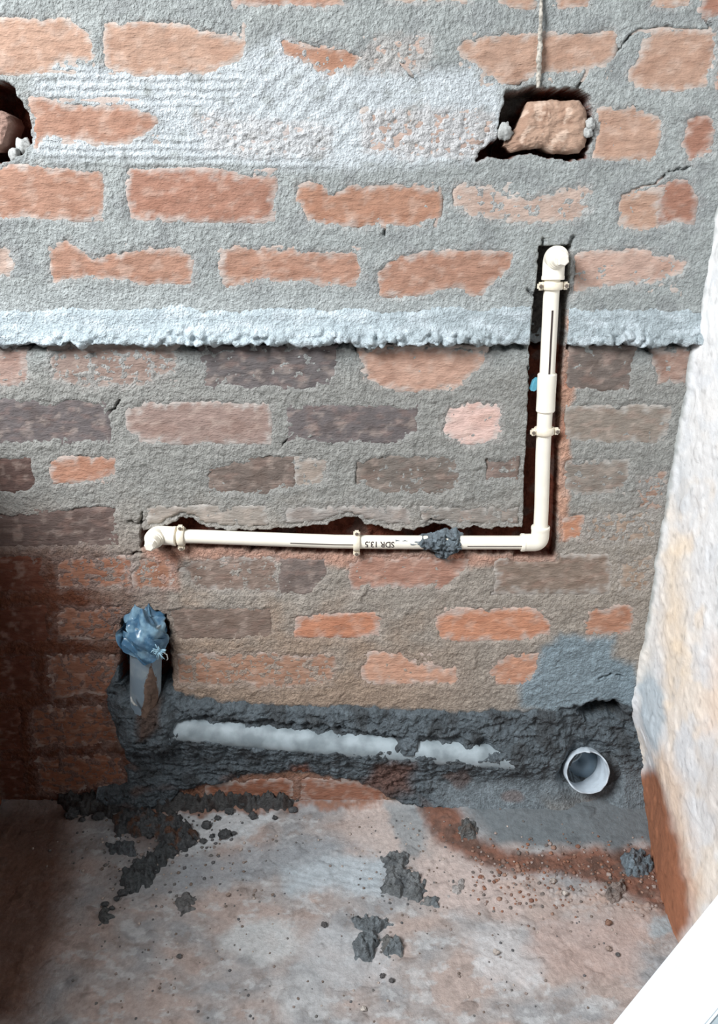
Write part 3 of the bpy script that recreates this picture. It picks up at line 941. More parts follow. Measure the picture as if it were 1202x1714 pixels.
# corner elbow: two sockets and the bend
cn = W3(903.5, 908)
e1, e2 = W3(905, 882), W3(873, 908)
mb = MB()
mb.sweep(arc(cn + (e1 - cn) * .98, cn, cn + (e2 - cn) * .98, .0145), .0178, 28)
mb.sweep([cn + (e1 - cn) * .86, cn + (e1 - cn) * 1.0, cn + (e1 - cn) * 1.04], [.0186, .0186, .0176], 28)
mb.sweep([cn + (e2 - cn) * .86, cn + (e2 - cn) * 1.0, cn + (e2 - cn) * 1.04], [.0186, .0186, .0176], 28)
auto_sharp(mb.make('corner_elbow', M_PIPE, pipe))
# coupling
c0, c1 = W3(916.2, 625), W3(913, 689)
dd = (c1 - c0).normalized()
auto_sharp(MB().sweep([c0, c0 + dd * .002, c0.lerp(c1, .5), c0.lerp(c1, .52), c1 - dd * .002, c1], [.0162, .0176, .0174, .0172, .0176, .0162], 28).make('coupling', M_PIPE, pipe))


def tap_elbow(ctr, sock_end, out_len, tip_dir, r=.0192):
    """elbow whose outlet faces the room, closed by a stepped plug"""
    ctr = Vector(ctr)
    back = ctr + Vector((0, .003, 0))
    front = ctr + Vector((0, -.020, 0))
    mb = MB()
    mb.sweep(arc(Vector(sock_end), back, front, .015, 12), r, 28)
    d = (Vector(sock_end) - back).normalized()
    mb.sweep([Vector(sock_end) - d * .006, Vector(sock_end), Vector(sock_end) + d * .001], [r + .0008, r + .0008, r - .001], 28)
    o = auto_sharp(mb.make('tap_elbow', M_PIPE, pipe))
    t = Vector(tip_dir).normalized()
    m2 = MB()
    m2.sweep([front - t * .003, front + t * .002, front + t * .0025, front + t * .006], [.0185, .0185, .0160, .0158], 28)
    a = front + t * .006
    m2.sweep([a, a + t * out_len * .55, a + t * (out_len * .55 + .001)], [.0140, .0128, .0118], 20)
    m2.sweep([a + t * out_len * .55, a + t * out_len, a + t * (out_len + .003)], [.0112, .0106, .0078], 6)
    auto_sharp(m2.make('end_plug', M_PIPE, o, loc=pipe.location))
    o2 = o.children[0]
    o2.location = (0, 0, 0)
    return o


tap_elbow(W3(928.5, 430), W3(925.5, 468), .024, (.10, -1, -.10))
tap_elbow(W3(262, 896), W3(295, 897.5), .030, (.02, -1, .02))


def path_at(path, x, key=0):
    for a, b in zip(path[:-1], path[1:]):
        k0, k1 = a[key], b[key]
        if min(k0, k1) <= x <= max(k0, k1):
            return a.lerp(b, (x - k0) / (k1 - k0))
    return path[-1]


def stripe(path, a, b, key, ang0, halfw, parent, horizontal):
    mb = MB(); n = 30; vs = []; fs = []
    for i in range(n + 1):
        c = path_at(path, a + (b - a) * i / n, key)
        for s in (-1, 0, 1):
            an = ang0 + s * halfw / R
            rr = R + .0003
            o = Vector((0, -math.cos(an), math.sin(an))) if horizontal else Vector((math.sin(an), -math.cos(an), 0))
            vs.append(c + o * rr)
    for i in range(n):
        for k in (0, 1):
            fs.append((i * 3 + k, i * 3 + k + 1, i * 3 + k + 4, i * 3 + k + 3))
    mb.add(vs, fs)
    o = mb.make('printed_line', M_INK, parent, loc=pipe.location)
    o.location = (0, 0, 0)
    return o


stripe(vpath, W3(921, 518)[2], W3(916, 624)[2], 2, .02, .0017, vp, False)
stripe(hpath, W3(487, 905)[0], W3(592, 908)[0], 0, math.radians(-2), .0010, hp, True)
stripe(hpath, W3(781, 909)[0], W3(872, 909)[0], 0, math.radians(-8), .0008, hp, True)
# the lettering, printed upside down round the pipe
cu = bpy.data.curves.new('lettering', 'FONT')
cu.body = 'SDR 13.5'
cu.size = 1.0
cu.resolution_u = 3
cu.offset = .018
to = bpy.data.objects.new('lettering', cu)
COL.objects.link(to)
bpy.context.view_layer.update()
me = to.evaluated_get(bpy.context.evaluated_depsgraph_get()).to_mesh()
bm = bmesh.new(); bm.from_mesh(me)
for q in range(1, 12):                          # cut in strips so that the letters follow the round pipe
    bmesh.ops.bisect_plane(bm, geom=bm.verts[:] + bm.edges[:] + bm.faces[:], plane_co=(0, -.02 + q * .065, 0), plane_no=(0, 1, 0))
bm.verts.index_update()
tv = [(v.co.x, v.co.y) for v in bm.verts]
tf = [tuple(v.index for v in p.verts) for p in bm.faces]
bm.free()
bpy.data.objects.remove(to)
w_ = max(p[0] for p in tv)
xa, xb = W3(660, 908)[0], W3(611, 908)[0]
sc_x = (xa - xb) / w_
sc_y = .0128 / .72
vs = []
for (u, w) in tv:
    x = xa - u * sc_x
    an = math.radians(-6) + (.0045 - w * sc_y) / R + .25
    c = path_at(hpath, x, 0)
    vs.append(c + Vector((0, -math.cos(an), math.sin(an))) * (R + .00035))
mb = MB(); mb.add(vs, tf)
o = mb.make('printed_text', M_INK, hp, loc=pipe.location, smooth=False); o.location = (0, 0, 0)


def pipe_clip(ctr, axis, label, side):
    """saddle clip: a strap round the pipe, two ears and two screws"""
    ctr, t = Vector(ctr), Vector(axis).normalized()
    s = t.cross(Vector((0, 1, 0))).normalized()
    f = Vector((0, -1, 0))
    root = thing('pipe_clip', label, 'pipe clip', tuple(ctr), 'clips holding the water pipe')
    hw = .0065
    mb = MB()
    mb.lathe_tube(ctr - t * hw, ctr + t * hw, [(0, R), (0, R + .0042), (.002, R + .0056), (2 * hw - .002, R + .0056), (2 * hw, R + .0042), (2 * hw, R)], 36)
    auto_sharp(mb.make('strap', M_CLIP, root))
    for q in (-1, 1):
        e = MB().box(ctr + s * q * (R + .0075) + f * .006, t, s, f, .0135, .0120, .0100, .0028)
        o = auto_sharp(e.make('ear', M_CLIP, root))
        k = MB()
        p = ctr + s * q * (R + .0082) + f * .0108
        k.sweep([p, p + f * .0012, p + f * .0018], [.0034, .0034, .0026], 14)
        k.box(p + f * .0019, t, s, f, .0046, .0009, .0006)
        sc = auto_sharp(k.make('screw', M_SCREW, o, loc=root.location)); sc.location = (0, 0, 0)
    return root


pipe_clip(W3(924.5, 478), vpath[1] - vpath[0], 'ivory pipe clip just under the topmost elbow', 1)
pipe_clip(W3(911, 721), vpath[4] - vpath[5], 'ivory pipe clip just below the coupling of the upright pipe', 1)
pipe_clip(W3(304, 898), hpath[2] - hpath[1], 'ivory pipe clip beside the left end elbow', 1)
pipe_clip(W3(597, 907), hpath[4] - hpath[3], 'ivory pipe clip midway along the level pipe beside the lettering', 1)

# teal scrap stuck behind the coupling
pts = [(0, -.008), (.004, -.0125), (.010, -.0135), (.014, -.011), (.015, .012), (.010, .013), (.004, .008)]
c = W3(886.5, 643, .004)
n_ = len(pts)
vs = [c + Vector((a, -.0012 * math.sin(a * 300), b)) for a, b in pts] + [c + Vector((a, .0012 - .0012 * math.sin(a * 300), b)) for a, b in pts]
fs = [tuple(reversed(range(n_))), tuple(range(n_, 2 * n_))] + [(i, (i + 1) % n_, n_ + (i + 1) % n_, n_ + i) for i in range(n_)]
scr = mk('plastic_scrap', vs, fs, M_TEAL, loc=tuple(c), smooth=False)
tag(scr, 'small teal plastic scrap wedged beside the pipe coupling', 'scrap')

# ------------------------------------------------------------------ drain pipe: riser, bend, buried level run
RD_ = .0330
drain = thing('drain_pipe', 'grey drain pipe rising from dark mortar, mouth wrapped in blue film', 'pipe', tuple(W3(245, 1215, -.012)))
ra, rb_ = W3(245, 1040, -.014), W3(243, 1222, -.006)
auto_sharp(MB().sweep([ra, ra.lerp(rb_, .5), rb_], RD_, 36).make('riser', M_GREYPVC, drain))
dpath = [W3(px, py, -.003) for px, py in PIPE_AXIS]
mb = MB().sweep(arc(W3(243, 1195, -.006), W3(243, 1222, -.004), W3(290, 1222, -.003), .03), RD_ + .002, 32)
auto_sharp(mb.make('bend', M_GREYPVC, drain))
auto_sharp(MB().sweep([W3(px, py + 4, -.003) for px, py in PIPE_AXIS], .0312, 32).make('level_run', M_GREYPVC_DIRTY, drain))

# brown mud run on the lower right of the riser
mb = MB(); vs = []; fs = []; n = 40; m = 14
for j in range(m):
    rr = 1 - j / (m - 1)
    for i in range(n):
        an = 2 * math.pi * i / n
        k = rr * (1 + .16 * math.sin(3 * an + .6) + .09 * math.sin(7 * an))
        aa = math.radians(34) + .58 * k * math.cos(an)
        q = ra.lerp(rb_, .62 + .26 * k * math.sin(an) - .05 * k * math.cos(an))
        hh = RD_ - .0003 + .0020 * (1 - rr ** 4) + .0008 * math.sin(i * 1.7 + j * 2.1)
        vs.append(q + Vector((math.sin(aa), -math.cos(aa), 0)) * hh)
for j in range(m - 1):
    for i in range(n):
        i2 = (i + 1) % n
        fs.append((j * n + i, j * n + i2, (j + 1) * n + i2, (j + 1) * n + i))
mb.add(vs, fs)
mb.make('mud_smear', plain('brown_mud', (112, 92, 80), .9, .3, 120, bump=.002), drain)['label'] = 'brown mud smeared down the grey riser'

# blue film crumpled over the mouth
def crumple(ctr, rx, ry, rz, seed, n=72, m=44):
    vs, fs = [], []
    for j in range(m + 1):
        t = j / m                              # 0 = hem, 1 = gathered top
        for i in range(n):
            a = 2 * math.pi * i / n
            twist = a + 1.1 * t + .3 * math.sin(3 * t)
            fold = abs(math.sin(2.5 * twist + 3 * t + seed)) * .8 + abs(math.sin(4 * twist - 6 * t + 1.7)) * .55
            fold += .35 * abs(math.sin(7 * twist + 9 * t))
            nn = float(pn(np.array(math.cos(a) * 2 + t * 3), np.array(math.sin(a) * 2 + t * 2), seed))
            prof = 1.12 - .10 * t if t < .55 else 1.065 - .62 * ((t - .55) / .45) ** 2
            k = prof * (.80 + .20 * fold + .30 * nn)
            x = rx * k * math.cos(a); y = ry * k * math.sin(a)
            z = rz * (t * 2 - 1) + .012 * math.sin(2 * a + 1) * (1 - t) + .010 * nn
            if t > .86: z += .014 * math.sin(3 * a + seed) * (t - .86) / .14
            vs.append((ctr[0] + x, ctr[1] + y, ctr[2] + z))
    for j in range(m):
        for i in range(n):
            i2 = (i + 1) % n
            fs.append((j * n + i, j * n + i2, (j + 1) * n + i2, (j + 1) * n + i))
    fs.append(tuple(m * n + i for i in range(n)))
    return vs, fs


bc = W3(243, 1054, -.014)
vs, fs = crumple(bc, .037, .038, .045, 5)
bag = thing('plastic_wrap', 'crumpled blue plastic film tied over the drain riser mouth', 'plastic wrap', tuple(bc))
bo = mk('film', vs, fs, M_BAG, bag, tuple(bag.location), smooth=True)
auto_sharp(bo, 28)
# a flat band of film wound round, and a free flap to the left
mb = MB(); vs = []; fs = []
nb = 60
for i in range(nb + 1):
    a = math.radians(150 + 235 * i / nb)
    for k, dz in enumerate((-.010, -.002, .006, .012)):
        rr = .0425 + .003 * math.sin(3 * a + k) + (.002 if k in (1, 2) else -.001)
        vs.append((bc[0] + rr * math.cos(a), bc[1] + rr * math.sin(a), bc[2] + .014 - .044 * i / nb + dz + .003 * math.sin(5 * a)))
for i in range(nb):
    for k in range(3):
        fs.append((i * 4 + k, i * 4 + k + 1, (i + 1) * 4 + k + 1, (i + 1) * 4 + k))
mb.add(vs, fs); mb.make('wound_strip', M_BAG, bag)
mb = MB(); vs = []; fs = []
for i in range(13):
    t = i / 12
    for k in range(5):
        s = k / 4
        vs.append((bc[0] - .034 - .022 * math.sin(t * math.pi) * (.35 + .65 * s), bc[1] - .012 - .016 * s + .006 * math.sin(7 * t + k), bc[2] - .040 + .062 * t + .006 * s))
for i in range(12):
    for k in range(4):
        fs.append((i * 5 + k, i * 5 + k + 1, (i + 1) * 5 + k + 1, (i + 1) * 5 + k))
mb.add(vs, fs); mb.make('loose_flap', M_BAG, bag)
# frayed knot
kc = W3(266, 1090, -.064)
mb = MB()
for k in range(26):
    a = rnd.uniform(0, 2 * math.pi); ln = rnd.uniform(.010, .019)
    d = Vector((math.cos(a) * .9, -rnd.uniform(.1, .5), math.sin(a)))
    q = kc + Vector((rnd.uniform(-.004, .004), 0, rnd.uniform(-.004, .004)))
    mid = q + d * ln * .6 + Vector((0, 0, rnd.uniform(-.002, .002)))
    mb.sweep([q, mid, q + d * ln + Vector((rnd.uniform(-.003, .003), 0, -.002))], [.0016, .0015, .0008], 5)
mb.make('frayed_knot', M_TIE, bag)
q = W3(273, 1092, -.064)
MB().sweep([kc, q, q + Vector((.008, -.002, -.004)), q + Vector((.009, -.002, -.014)), q + Vector((.006, -.002, -.018))], .0010, 6).make('tie_end', M_LIME, bag)
# bright chip of lime against the foot of the riser
p0 = W3(219, 1166, -.052)
ch = MB().sweep([p0, p0 + Vector((.002, -.003, -.010)), p0 + Vector((.007, -.004, -.017)), p0 + Vector((.012, -.004, -.021))], [.0015, .0026, .0026, .0012], 6).make('lime_chip', M_LIME, None, loc=tuple(p0))
tag(ch, 'curved pale lime chip at the foot of the grey riser', 'chip')

# ------------------------------------------------------------------ drain outlet
oc = Vector(at_wall(984, 1293, -.034))
on = Vector((-.06, -math.cos(math.radians(24)), math.sin(math.radians(24)))).normalized()
outl = thing('drain_outlet', 'open pale grey drain pipe mouth in dark mortar near the right corner', 'pipe', tuple(oc))
ro, ri = .0490, .0455
L_ = .095
mb = MB()
mb.lathe_tube(oc - on * L_, oc, [(0, ri), (0, ro), (L_ - .001, ro), (L_, ro - .0008), (L_, ri + .0008), (L_ - .001, ri)], 64)
# ragged saw-cut rim
for i, v in enumerate(mb.v):
    vv = Vector(v); r_ = (vv - oc)
    if r_.dot(on) > -.01:
        a = math.atan2(r_.z, r_.x)
        vv += on * (.0018 * math.sin(5 * a) + .0012 * math.sin(13 * a + 1) + (.005 if abs(a - 1.55) < .12 else 0))
        mb.v[i] = tuple(vv)
auto_sharp(mb.make('tube', M_OUTLET, outl), 50)
mb = MB()
ic = oc - on * (L_ - .004)
mb.lathe_tube(ic - on * .004, ic, [(0, .0001), (0, ri - .0004), (.003, ri - .0004), (.003, .0001)], 40)
mb.make('inner_stop', M_GREYPVC, outl)
side = Vector((-1, 0, 0)); upv = on.cross(side).normalized()
br = oc - on * .050 + side * .022 - upv * .026
if (br - oc).z < 0: br = oc - on * .050 + side * .022 + upv * .026
mb = MB()
dirv = (on * .75 + (oc - on * .05 - br).normalized() * .66).normalized()
mb.lathe_tube(br, br + dirv * .006, [(0, .017), (0, .0215), (.006, .0215), (.006, .0185), (.004, .017)], 40)
mb.sweep([br + dirv * .0005, br + dirv * .002], .0175, 32)
auto_sharp(mb.make('branch_rim', M_GREYPVC_DIRTY, outl))

# ------------------------------------------------------------------ pieces in the wall holes
def chunk(name, poly, depth, front, bulge, colr, seed, label, step=.0022):
    """a broken brick: rough front swelling from its outline, closed behind"""
    pts = [at_wall(px, py, -front) for px, py in poly]
    P2 = [(p[0], p[2]) for p in pts]
    x0, x1 = min(p[0] for p in P2), max(p[0] for p in P2)
    z0, z1 = min(p[1] for p in P2), max(p[1] for p in P2)
    cx, cz = (x0 + x1) / 2, (z0 + z1) / 2
    # dense outline
    out = []
    for (ax, az), (bx, bz) in zip(P2, P2[1:] + P2[:1]):
        n = max(2, int(math.hypot(bx - ax, bz - az) / step))
        for i in range(n):
            t = i / n
            out.append((ax + (bx - ax) * t, az + (bz - az) * t))
    out = np.array(out)
    nrm = fbm(out[:, 0] / .02, out[:, 1] / .02, 3, seed)
    out += np.stack([out[:, 0] - cx, out[:, 1] - cz], 1) * (.05 * nrm)[:, None]
    n = len(out); rings = 22
    vs = []
    for q, (sc, yy) in enumerate([(.93, depth), (.97, depth * .55), (1.0, .014)]):
        vs.append(np.stack([cx + (out[:, 0] - cx) * sc, np.full(n, -front + yy), cz + (out[:, 1] - cz) * sc], 1))
    for r in range(rings):
        sc = 1 - r / rings
        x = cx + (out[:, 0] - cx) * sc; z = cz + (out[:, 1] - cz) * sc
        edge = 1 - sc
        h = bulge * sstep(0, .3, edge) + .0035 * fbm(x / .03, z / .028, 4, seed + 3, .6) * sstep(0, .15, edge) - .006 * sstep(.1, 0, edge)
        vs.append(np.stack([x, -front - h, z], 1))
    vs.append(np.array([[cx, -front - bulge - .0035 * float(fbm(np.array(cx / .03), np.array(cz / .028), 4, seed + 3, .6)), cz]]))
    V = np.concatenate(vs); nr = rings + 3
    fs = []
    for r in range(nr - 1):
        for i in range(n):
            i2 = (i + 1) % n
            fs.append((r * n + i, r * n + i2, (r + 1) * n + i2, (r + 1) * n + i))
    for i in range(n):
        fs.append(((nr - 1) * n + i, (nr - 1) * n + (i + 1) % n, nr * n))
    fs.append(tuple(range(n - 1, -1, -1)))
    colr = tuple(v * .92 for v in soft(colr, .38))
    c = np.empty((len(V), 3)); c[:] = lin(colr)
    c = mix(c, lin(colr) * np.array((.84, .78, .75)), sstep(.0, .5, fbm(V[:, 0] / .03, V[:, 2] / .03, 3, seed + 5)) * .7)
    c = mix(c, lin((220, 196, 178)), sstep(.2, .5, fbm(V[:, 0] / .02, V[:, 2] / .02, 3, seed + 6)) * .6)
    o = mk(name, V, fs, M_BRICK, loc=(cx, -front + depth / 2, z0), col=c)
    auto_sharp(o, 60)
    return tag(o, label, 'brick')


chunk('broken_brick', [(885, 170), (925, 166), (970, 168), (981, 180), (984, 215), (982, 246), (972, 257), (930, 257), (908, 247), (880, 251), (858, 254), (843, 244), (852, 230), (866, 212), (876, 190)], .06, .006, .006, (200, 150, 118), 300, 'broken orange brick loose in the square hole under the hanging twine')
chunk('broken_brick', [(-60, 182), (0, 184), (14, 192), (19, 206), (12, 225), (8, 245), (-8, 254), (-60, 256)], .06, .0, .004, (186, 136, 116), 330, 'broken brick end in the dark hole at the left edge')
for q, (px, py, s, fr) in enumerate([(845, 220, .011, .010), (852, 226, .007, .004), (988, 208, .008, .006), (984, 222, .007, .006), (40, 246, .012, -.01), (24, 260, .010, .0)]):
    mb = MB(); bm = bmesh.new(); bmesh.ops.create_icosphere(bm, subdivisions=3, radius=1)
    c = W3(px, py, -fr)
    vs = []
    for v in bm.verts:
        k = 1 + .45 * float(fbm(np.array(v.co.x * 1.6 + q), np.array(v.co.y * 1.6 + v.co.z), 3, 340 + q))
        vs.append(c + Vector((v.co.x * 1.0, v.co.y * .8, v.co.z * 1.1)) * s * k)
    for i, v in enumerate(bm.verts): v.index = i
    mb.add(vs, [[v.index for v in f.verts] for f in bm.faces]); bm.free()
    o = mb.make('mortar_crumb', M_LIME, None, loc=tuple(c))
    lab = ['pale mortar crumb at the left tip of the loose brick', 'smaller mortar crumb right beside the left tip of the loose brick', 'upper of two pale crumbs right of the loose brick', 'lower of two pale crumbs right of the loose brick', 'mortar crumb inside the hole at the left edge', 'lower mortar crumb on the sill of the left edge hole'][q]
    tag(o, lab, 'mortar crumb', 'pale crumbs in the wall holes')

# ------------------------------------------------------------------ hanging twine, caked with mortar
pts = [(908, -30), (906, 0), (905.5, 30), (904, 62), (904.5, 75), (902, 100), (902.5, 118), (901, 135), (901, 147)]
path, rad = [], []
for i in range(60):
    t = i / 59 * (len(pts) - 1)
    k = min(int(t), len(pts) - 2); f_ = t - k
    px = pts[k][0] + (pts[k + 1][0] - pts[k][0]) * f_; py = pts[k][1] + (pts[k + 1][1] - pts[k][1]) * f_
    path.append(W3(px, py, -.014 + .002 * math.sin(i * .3)))
    rad.append(.0026 + .0018 * math.exp(-((py - 95) / 45) ** 2) + .0010 * float(pn(np.array(i * .35), np.array(.5), 351)))
tw = MB().sweep(path, rad, 10).make('twine', M_STRING, None, loc=tuple(path[-1]))
tag(tw, 'pale mortar-caked twine hanging down the wall from the top edge', 'twine')

# ------------------------------------------------------------------ fresh mortar dab over the level pipe
def pipe_dab():
    n = 70
    xs = np.linspace(-.062, .052, n); ss = np.linspace(-.040, .056, n)
    c = W3(742, 908)
    X, S = np.meshgrid(xs, ss)
    poly = [(-.054, .008), (-.045, .013), (-.02, .018), (0, .024), (.022, .026), (.036, .014), (.042, .0), (.036, -.016), (.022, -.022), (.008, -.034), (-.010, -.036), (-.014, -.020), (-.026, -.014), (-.044, -.012), (-.050, -.004)]
    WX = X + .006 * pn(X / .015, S / .015, 361); WS = S + .006 * pn(X / .015, S / .015, 362)
    sd = psd(poly, WX, WS)
    w = sstep(-.003, .006, sd)
    pipe_h = np.where(np.abs(S) < R, np.sqrt(np.maximum(R * R - S * S, 0)), 0) - .004
    pipe_h = np.maximum(pipe_h, .004 - .0 * S)
    h = pipe_h - .010 + w * (.0190 + .0060 * fbm(X / .014, S / .014, 4, 363, .7) + .003 * sstep(.6, .2, worley(X / .009, S / .009, 3)))
    V = np.stack([c[0] + X, c[1] - h, c[2] + S], -1).reshape(-1, 3)
    f = grid_faces(n, n, w > .02)
    col = np.empty((n * n, 3)); col[:] = lin((108, 119, 126))
    col = mix(col, lin((98, 106, 112)), sstep(0, .4, fbm(X / .02, S / .02, 2, 364)).reshape(-1))
    V, f, cc = compact(V, f, col)
    o = mk('mortar_dab', V, f, M_WET, loc=tuple(c), col=cc)
    tag(o, 'blue grey mortar dab slapped over the level white pipe', 'mortar dab')


pipe_dab()
# small smears of mortar on the pipe left of the dab
for q, (px, a0, sx, sa) in enumerate([(702, 20, .010, .30), (690, 6, .006, .12), (664, 38, .005, .12), (677, 36, .006, .1)]):
    mb = MB(); vs = []; fs = []; n = 16; m = 10
    cx = W3(px, 908)[0]
    for j in range(m):
        rr = 1 - j / (m - 1)
        for i in range(n):
            an = 2 * math.pi * i / n
            k = rr * (1 + .35 * math.sin(3 * an + q) + .2 * math.sin(5 * an + 2 * q))
            x = cx + sx * k * math.cos(an); aa = math.radians(a0) + sa * k * math.sin(an)
            c = path_at(hpath, x, 0)
            hh = R - .0004 + .0018 * (1 - rr ** 3) + .0006 * math.sin(i * 2.3 + j)
            vs.append(c + Vector((0, -math.cos(aa), math.sin(aa))) * hh)
    for j in range(m - 1):
        for i in range(n):
            i2 = (i + 1) % n
            fs.append((j * n + i, j * n + i2, (j + 1) * n + i2, (j + 1) * n + i))
    mb.add(vs, fs)
    o = mb.make('mortar_smear', plain('dried_mortar_smear', (140, 146, 150), .9, .2, 200) if q == 0 else bpy.data.materials['dried_mortar_smear'], pipe)

# ------------------------------------------------------------------ heaps and clods of mortar on the floor
def heap(name, poly, hmax, c1, c2, seed, label, cat='mortar', group=None, step=.0020, soft=7):
    w3 = [at_floor(*p) for p in poly]
    x0, x1 = min(p[0] for p in w3) - .02, max(p[0] for p in w3) + .02
    y0, y1 = min(p[1] for p in w3) - .02, max(p[1] for p in w3) + .02
    xs, ys = np.arange(x0, x1, step), np.arange(y1, y0, -step)
    X, Y = np.meshgrid(xs, ys)
    px, py = proj(X, Y, 0 * X)
    P = Pix(px, py, 1.3)
    hf, _ = floor_eval(X, Y, False)
    w = sstep(-soft, soft, P.sd(poly, 40) + 5 * pn(px / 9, py / 7, seed))
    wl1 = sstep(.8, .1, worley(X / .020, Y / .020, seed)); wl2 = sstep(.7, .1, worley(X / .009, Y / .009, seed + 1))
    body = .35 + .45 * wl1 + .30 * wl2 + .25 * fbm(X / .016, Y / .016, 3, seed)
    h = hf - .004 + w * (.0045 + hmax * 1.5 * body)
    col = np.empty(X.shape + (3,)); col[:] = lin(c1)
    col = mix(col, lin(c2), sstep(0, .5, fbm(X / .025, Y / .025, 3, seed + 4)))
    V = np.stack([X, Y, h], -1).reshape(-1, 3)
    f = grid_faces(len(xs), len(ys), h > hf - .0025)[:, ::-1].copy()
    V, f, c = compact(V, f, col.reshape(-1, 3))
    loc = (float(V[:, 0].mean()), float(V[:, 1].mean()), float(V[:, 2].min()))
    o = mk(name, V, f, M_WET, loc=loc, col=c)
    return tag(o, label, cat, group)


G1, G2 = (114, 121, 125), (92, 97, 100)
heap('mortar_heap', [(588, 1540), (612, 1534), (646, 1540), (650, 1552), (634, 1558), (622, 1562), (596, 1554)], .013, G1, G2, 401, 'upper lobe of the dark mortar droppings in the floor middle')
heap('mortar_heap', [(604, 1566), (628, 1562), (634, 1578), (622, 1596), (612, 1608), (600, 1600), (592, 1582)], .015, G1, G2, 404, 'lower lobe of the dark mortar droppings in the floor middle')
heap('mortar_heap', [(642, 1578), (656, 1573), (670, 1580), (669, 1594), (654, 1597), (642, 1592)], .014, G1, (110, 110, 108), 407, 'single small mortar dropping right of the floor middle heap')
heap('mortar_heap', [(640, 1434), (660, 1426), (682, 1440), (680, 1462), (704, 1470), (716, 1492), (700, 1504), (668, 1500), (640, 1492), (646, 1465)], .010, (112, 116, 118), (88, 92, 95), 411, 'wide flat grey mortar patch between wall and floor middle')
heap('mortar_heap', [(712, 1502), (732, 1506), (726, 1518), (706, 1516)], .008, (126, 128, 128), G1, 414, 'little grey dropping at the right end of the flat mortar patch')
heap('mortar_heap', [(96, 1346), (130, 1322), (230, 1312), (330, 1318), (430, 1326), (500, 1346), (470, 1356), (380, 1352), (300, 1360), (240, 1352), (180, 1362), (110, 1362)], .016, (78, 78, 78), (62, 56, 54), 421, 'long dark mortar ridge along the wall foot on the left')
heap('mortar_heap', [(190, 1368), (230, 1358), (300, 1372), (332, 1402), (318, 1424), (278, 1424), (262, 1402), (200, 1400)], .014, (84, 86, 88), (96, 72, 60), 425, 'dark brown-cored mortar heap in front of the left ridge')
heap('mortar_heap', [(184, 1412), (205, 1410), (226, 1424), (222, 1436), (190, 1428)], .010, (92, 98, 102), G2, 428, 'small flat mortar scrap left of the dark heap')
heap('mortar_heap', [(270, 1416), (308, 1420), (282, 1440), (258, 1458), (250, 1486), (226, 1492), (204, 1480), (206, 1462), (230, 1452), (250, 1432)], .014, (80, 84, 86), (66, 68, 70), 431, 'tail of dark mortar trailing down left from the heap')
heap('mortar_heap', [(166, 1530), (180, 1520), (188, 1538), (172, 1550)], .008, (92, 94, 94), G2, 434, 'isolated dark crumb patch low on the left floor')
heap('mortar_heap', [(294, 1504), (310, 1494), (326, 1500), (322, 1522), (300, 1526)], .006, (112, 112, 112), (90, 90, 90), 437, 'faint rough mortar spot right of the trailing mortar')
heap('mortar_heap', [(1042, 1436), (1070, 1426), (1088, 1440), (1082, 1466), (1050, 1470)], .016, (112, 124, 132), (96, 100, 104), 440, 'blue grey mortar lump on the red soil in the right corner')
heap('mortar_heap', [(1012, 1480), (1040, 1476), (1046, 1492), (1034, 1508), (1016, 1504)], .012, (140, 128, 122), (116, 108, 104), 443, 'brown grey lump below the blue grey one in the right corner')
heap('mortar_heap', [(770, 1392), (790, 1384), (800, 1398), (788, 1410), (772, 1406)], .014, (100, 102, 102), (90, 84, 80), 446, 'dark mortar lump on the red soil left of the outlet')
heap('mortar_heap', [(755, 1482), (768, 1476), (778, 1486), (768, 1496), (756, 1494)], .006, (170, 166, 164), (150, 146, 144), 449, 'pale dry crumb cluster on the pink floor right of the patch')


def clod_mesh(seed):
    bm = bmesh.new(); bmesh.ops.create_icosphere(bm, subdivisions=3, radius=1)
    P_ = np.array([v.co[:] for v in bm.verts])
    k = 1 + .42 * fbm(P_[:, 0] * 1.3 + P_[:, 2], P_[:, 1] * 1.3 - P_[:, 2] * .7, 4, seed, .6)
    P_ = P_ * k[:, None]
    f = np.array([[v.index for v in q.verts] for q in bm.faces])
    bm.free()
    return P_, f


def clod(px, py, s, colr, label, group, seed, flat=.62, name='mortar_clod', cat='mortar clod'):
    b = at_floor(px, py)
    z = floor_h(b[0], b[1])
    P_, f = clod_mesh(seed)
    a = seed * 1.7
    c_, s_ = math.cos(a), math.sin(a)
    Vv = np.stack([(P_[:, 0] * c_ - P_[:, 1] * s_) * s, (P_[:, 0] * s_ + P_[:, 1] * c_) * s * .85, P_[:, 2] * s * flat], 1)
    Vv[:, 2] += -Vv[:, 2].min() - s * .12
    Vv += np.array([b[0], b[1], z])
    col = np.empty((len(Vv), 3)); col[:] = lin(colr)
    o = mk(name, Vv, f, M_WET, loc=(b[0], b[1], z), col=col)
    return tag(o, label, cat, group)


DARKC = (84, 86, 88)
big = [(120, 1368, .016, 'dark clod nearest the left edge of the floor heap'), (138, 1374, .007, 'small clod just right of the leftmost floor clod'), (164, 1370, .013, 'dark clod left of the brown-cored heap'),
       (346, 1384, .011, 'round dark clod at the left of the white lime patch'), (376, 1401, .013, 'biggest dark clod on the white lime patch'), (340, 1409, .007, 'small clod below the white lime patch middle'),
       (384, 1362, .011, 'dark clod at the top of the white lime patch'), (424, 1369, .010, 'clod right of the white lime patch top'), (364, 1372, .007, 'small clod between two larger ones on the lime patch'),
       (491, 1358, .009, 'lone clod at the right end of the dark ridge'), (436, 1350, .008, 'clod against the wall foot beside the lone ridge clod'), (355, 1400, .006, 'little clod touching the biggest lime patch clod'),
       (392, 1398, .006, 'little clod right of the biggest lime patch clod'), (460, 1372, .006, 'little clod on grey dust right of the lime patch'), (408, 1352, .007, 'clod at the ridge edge above the lime patch')]
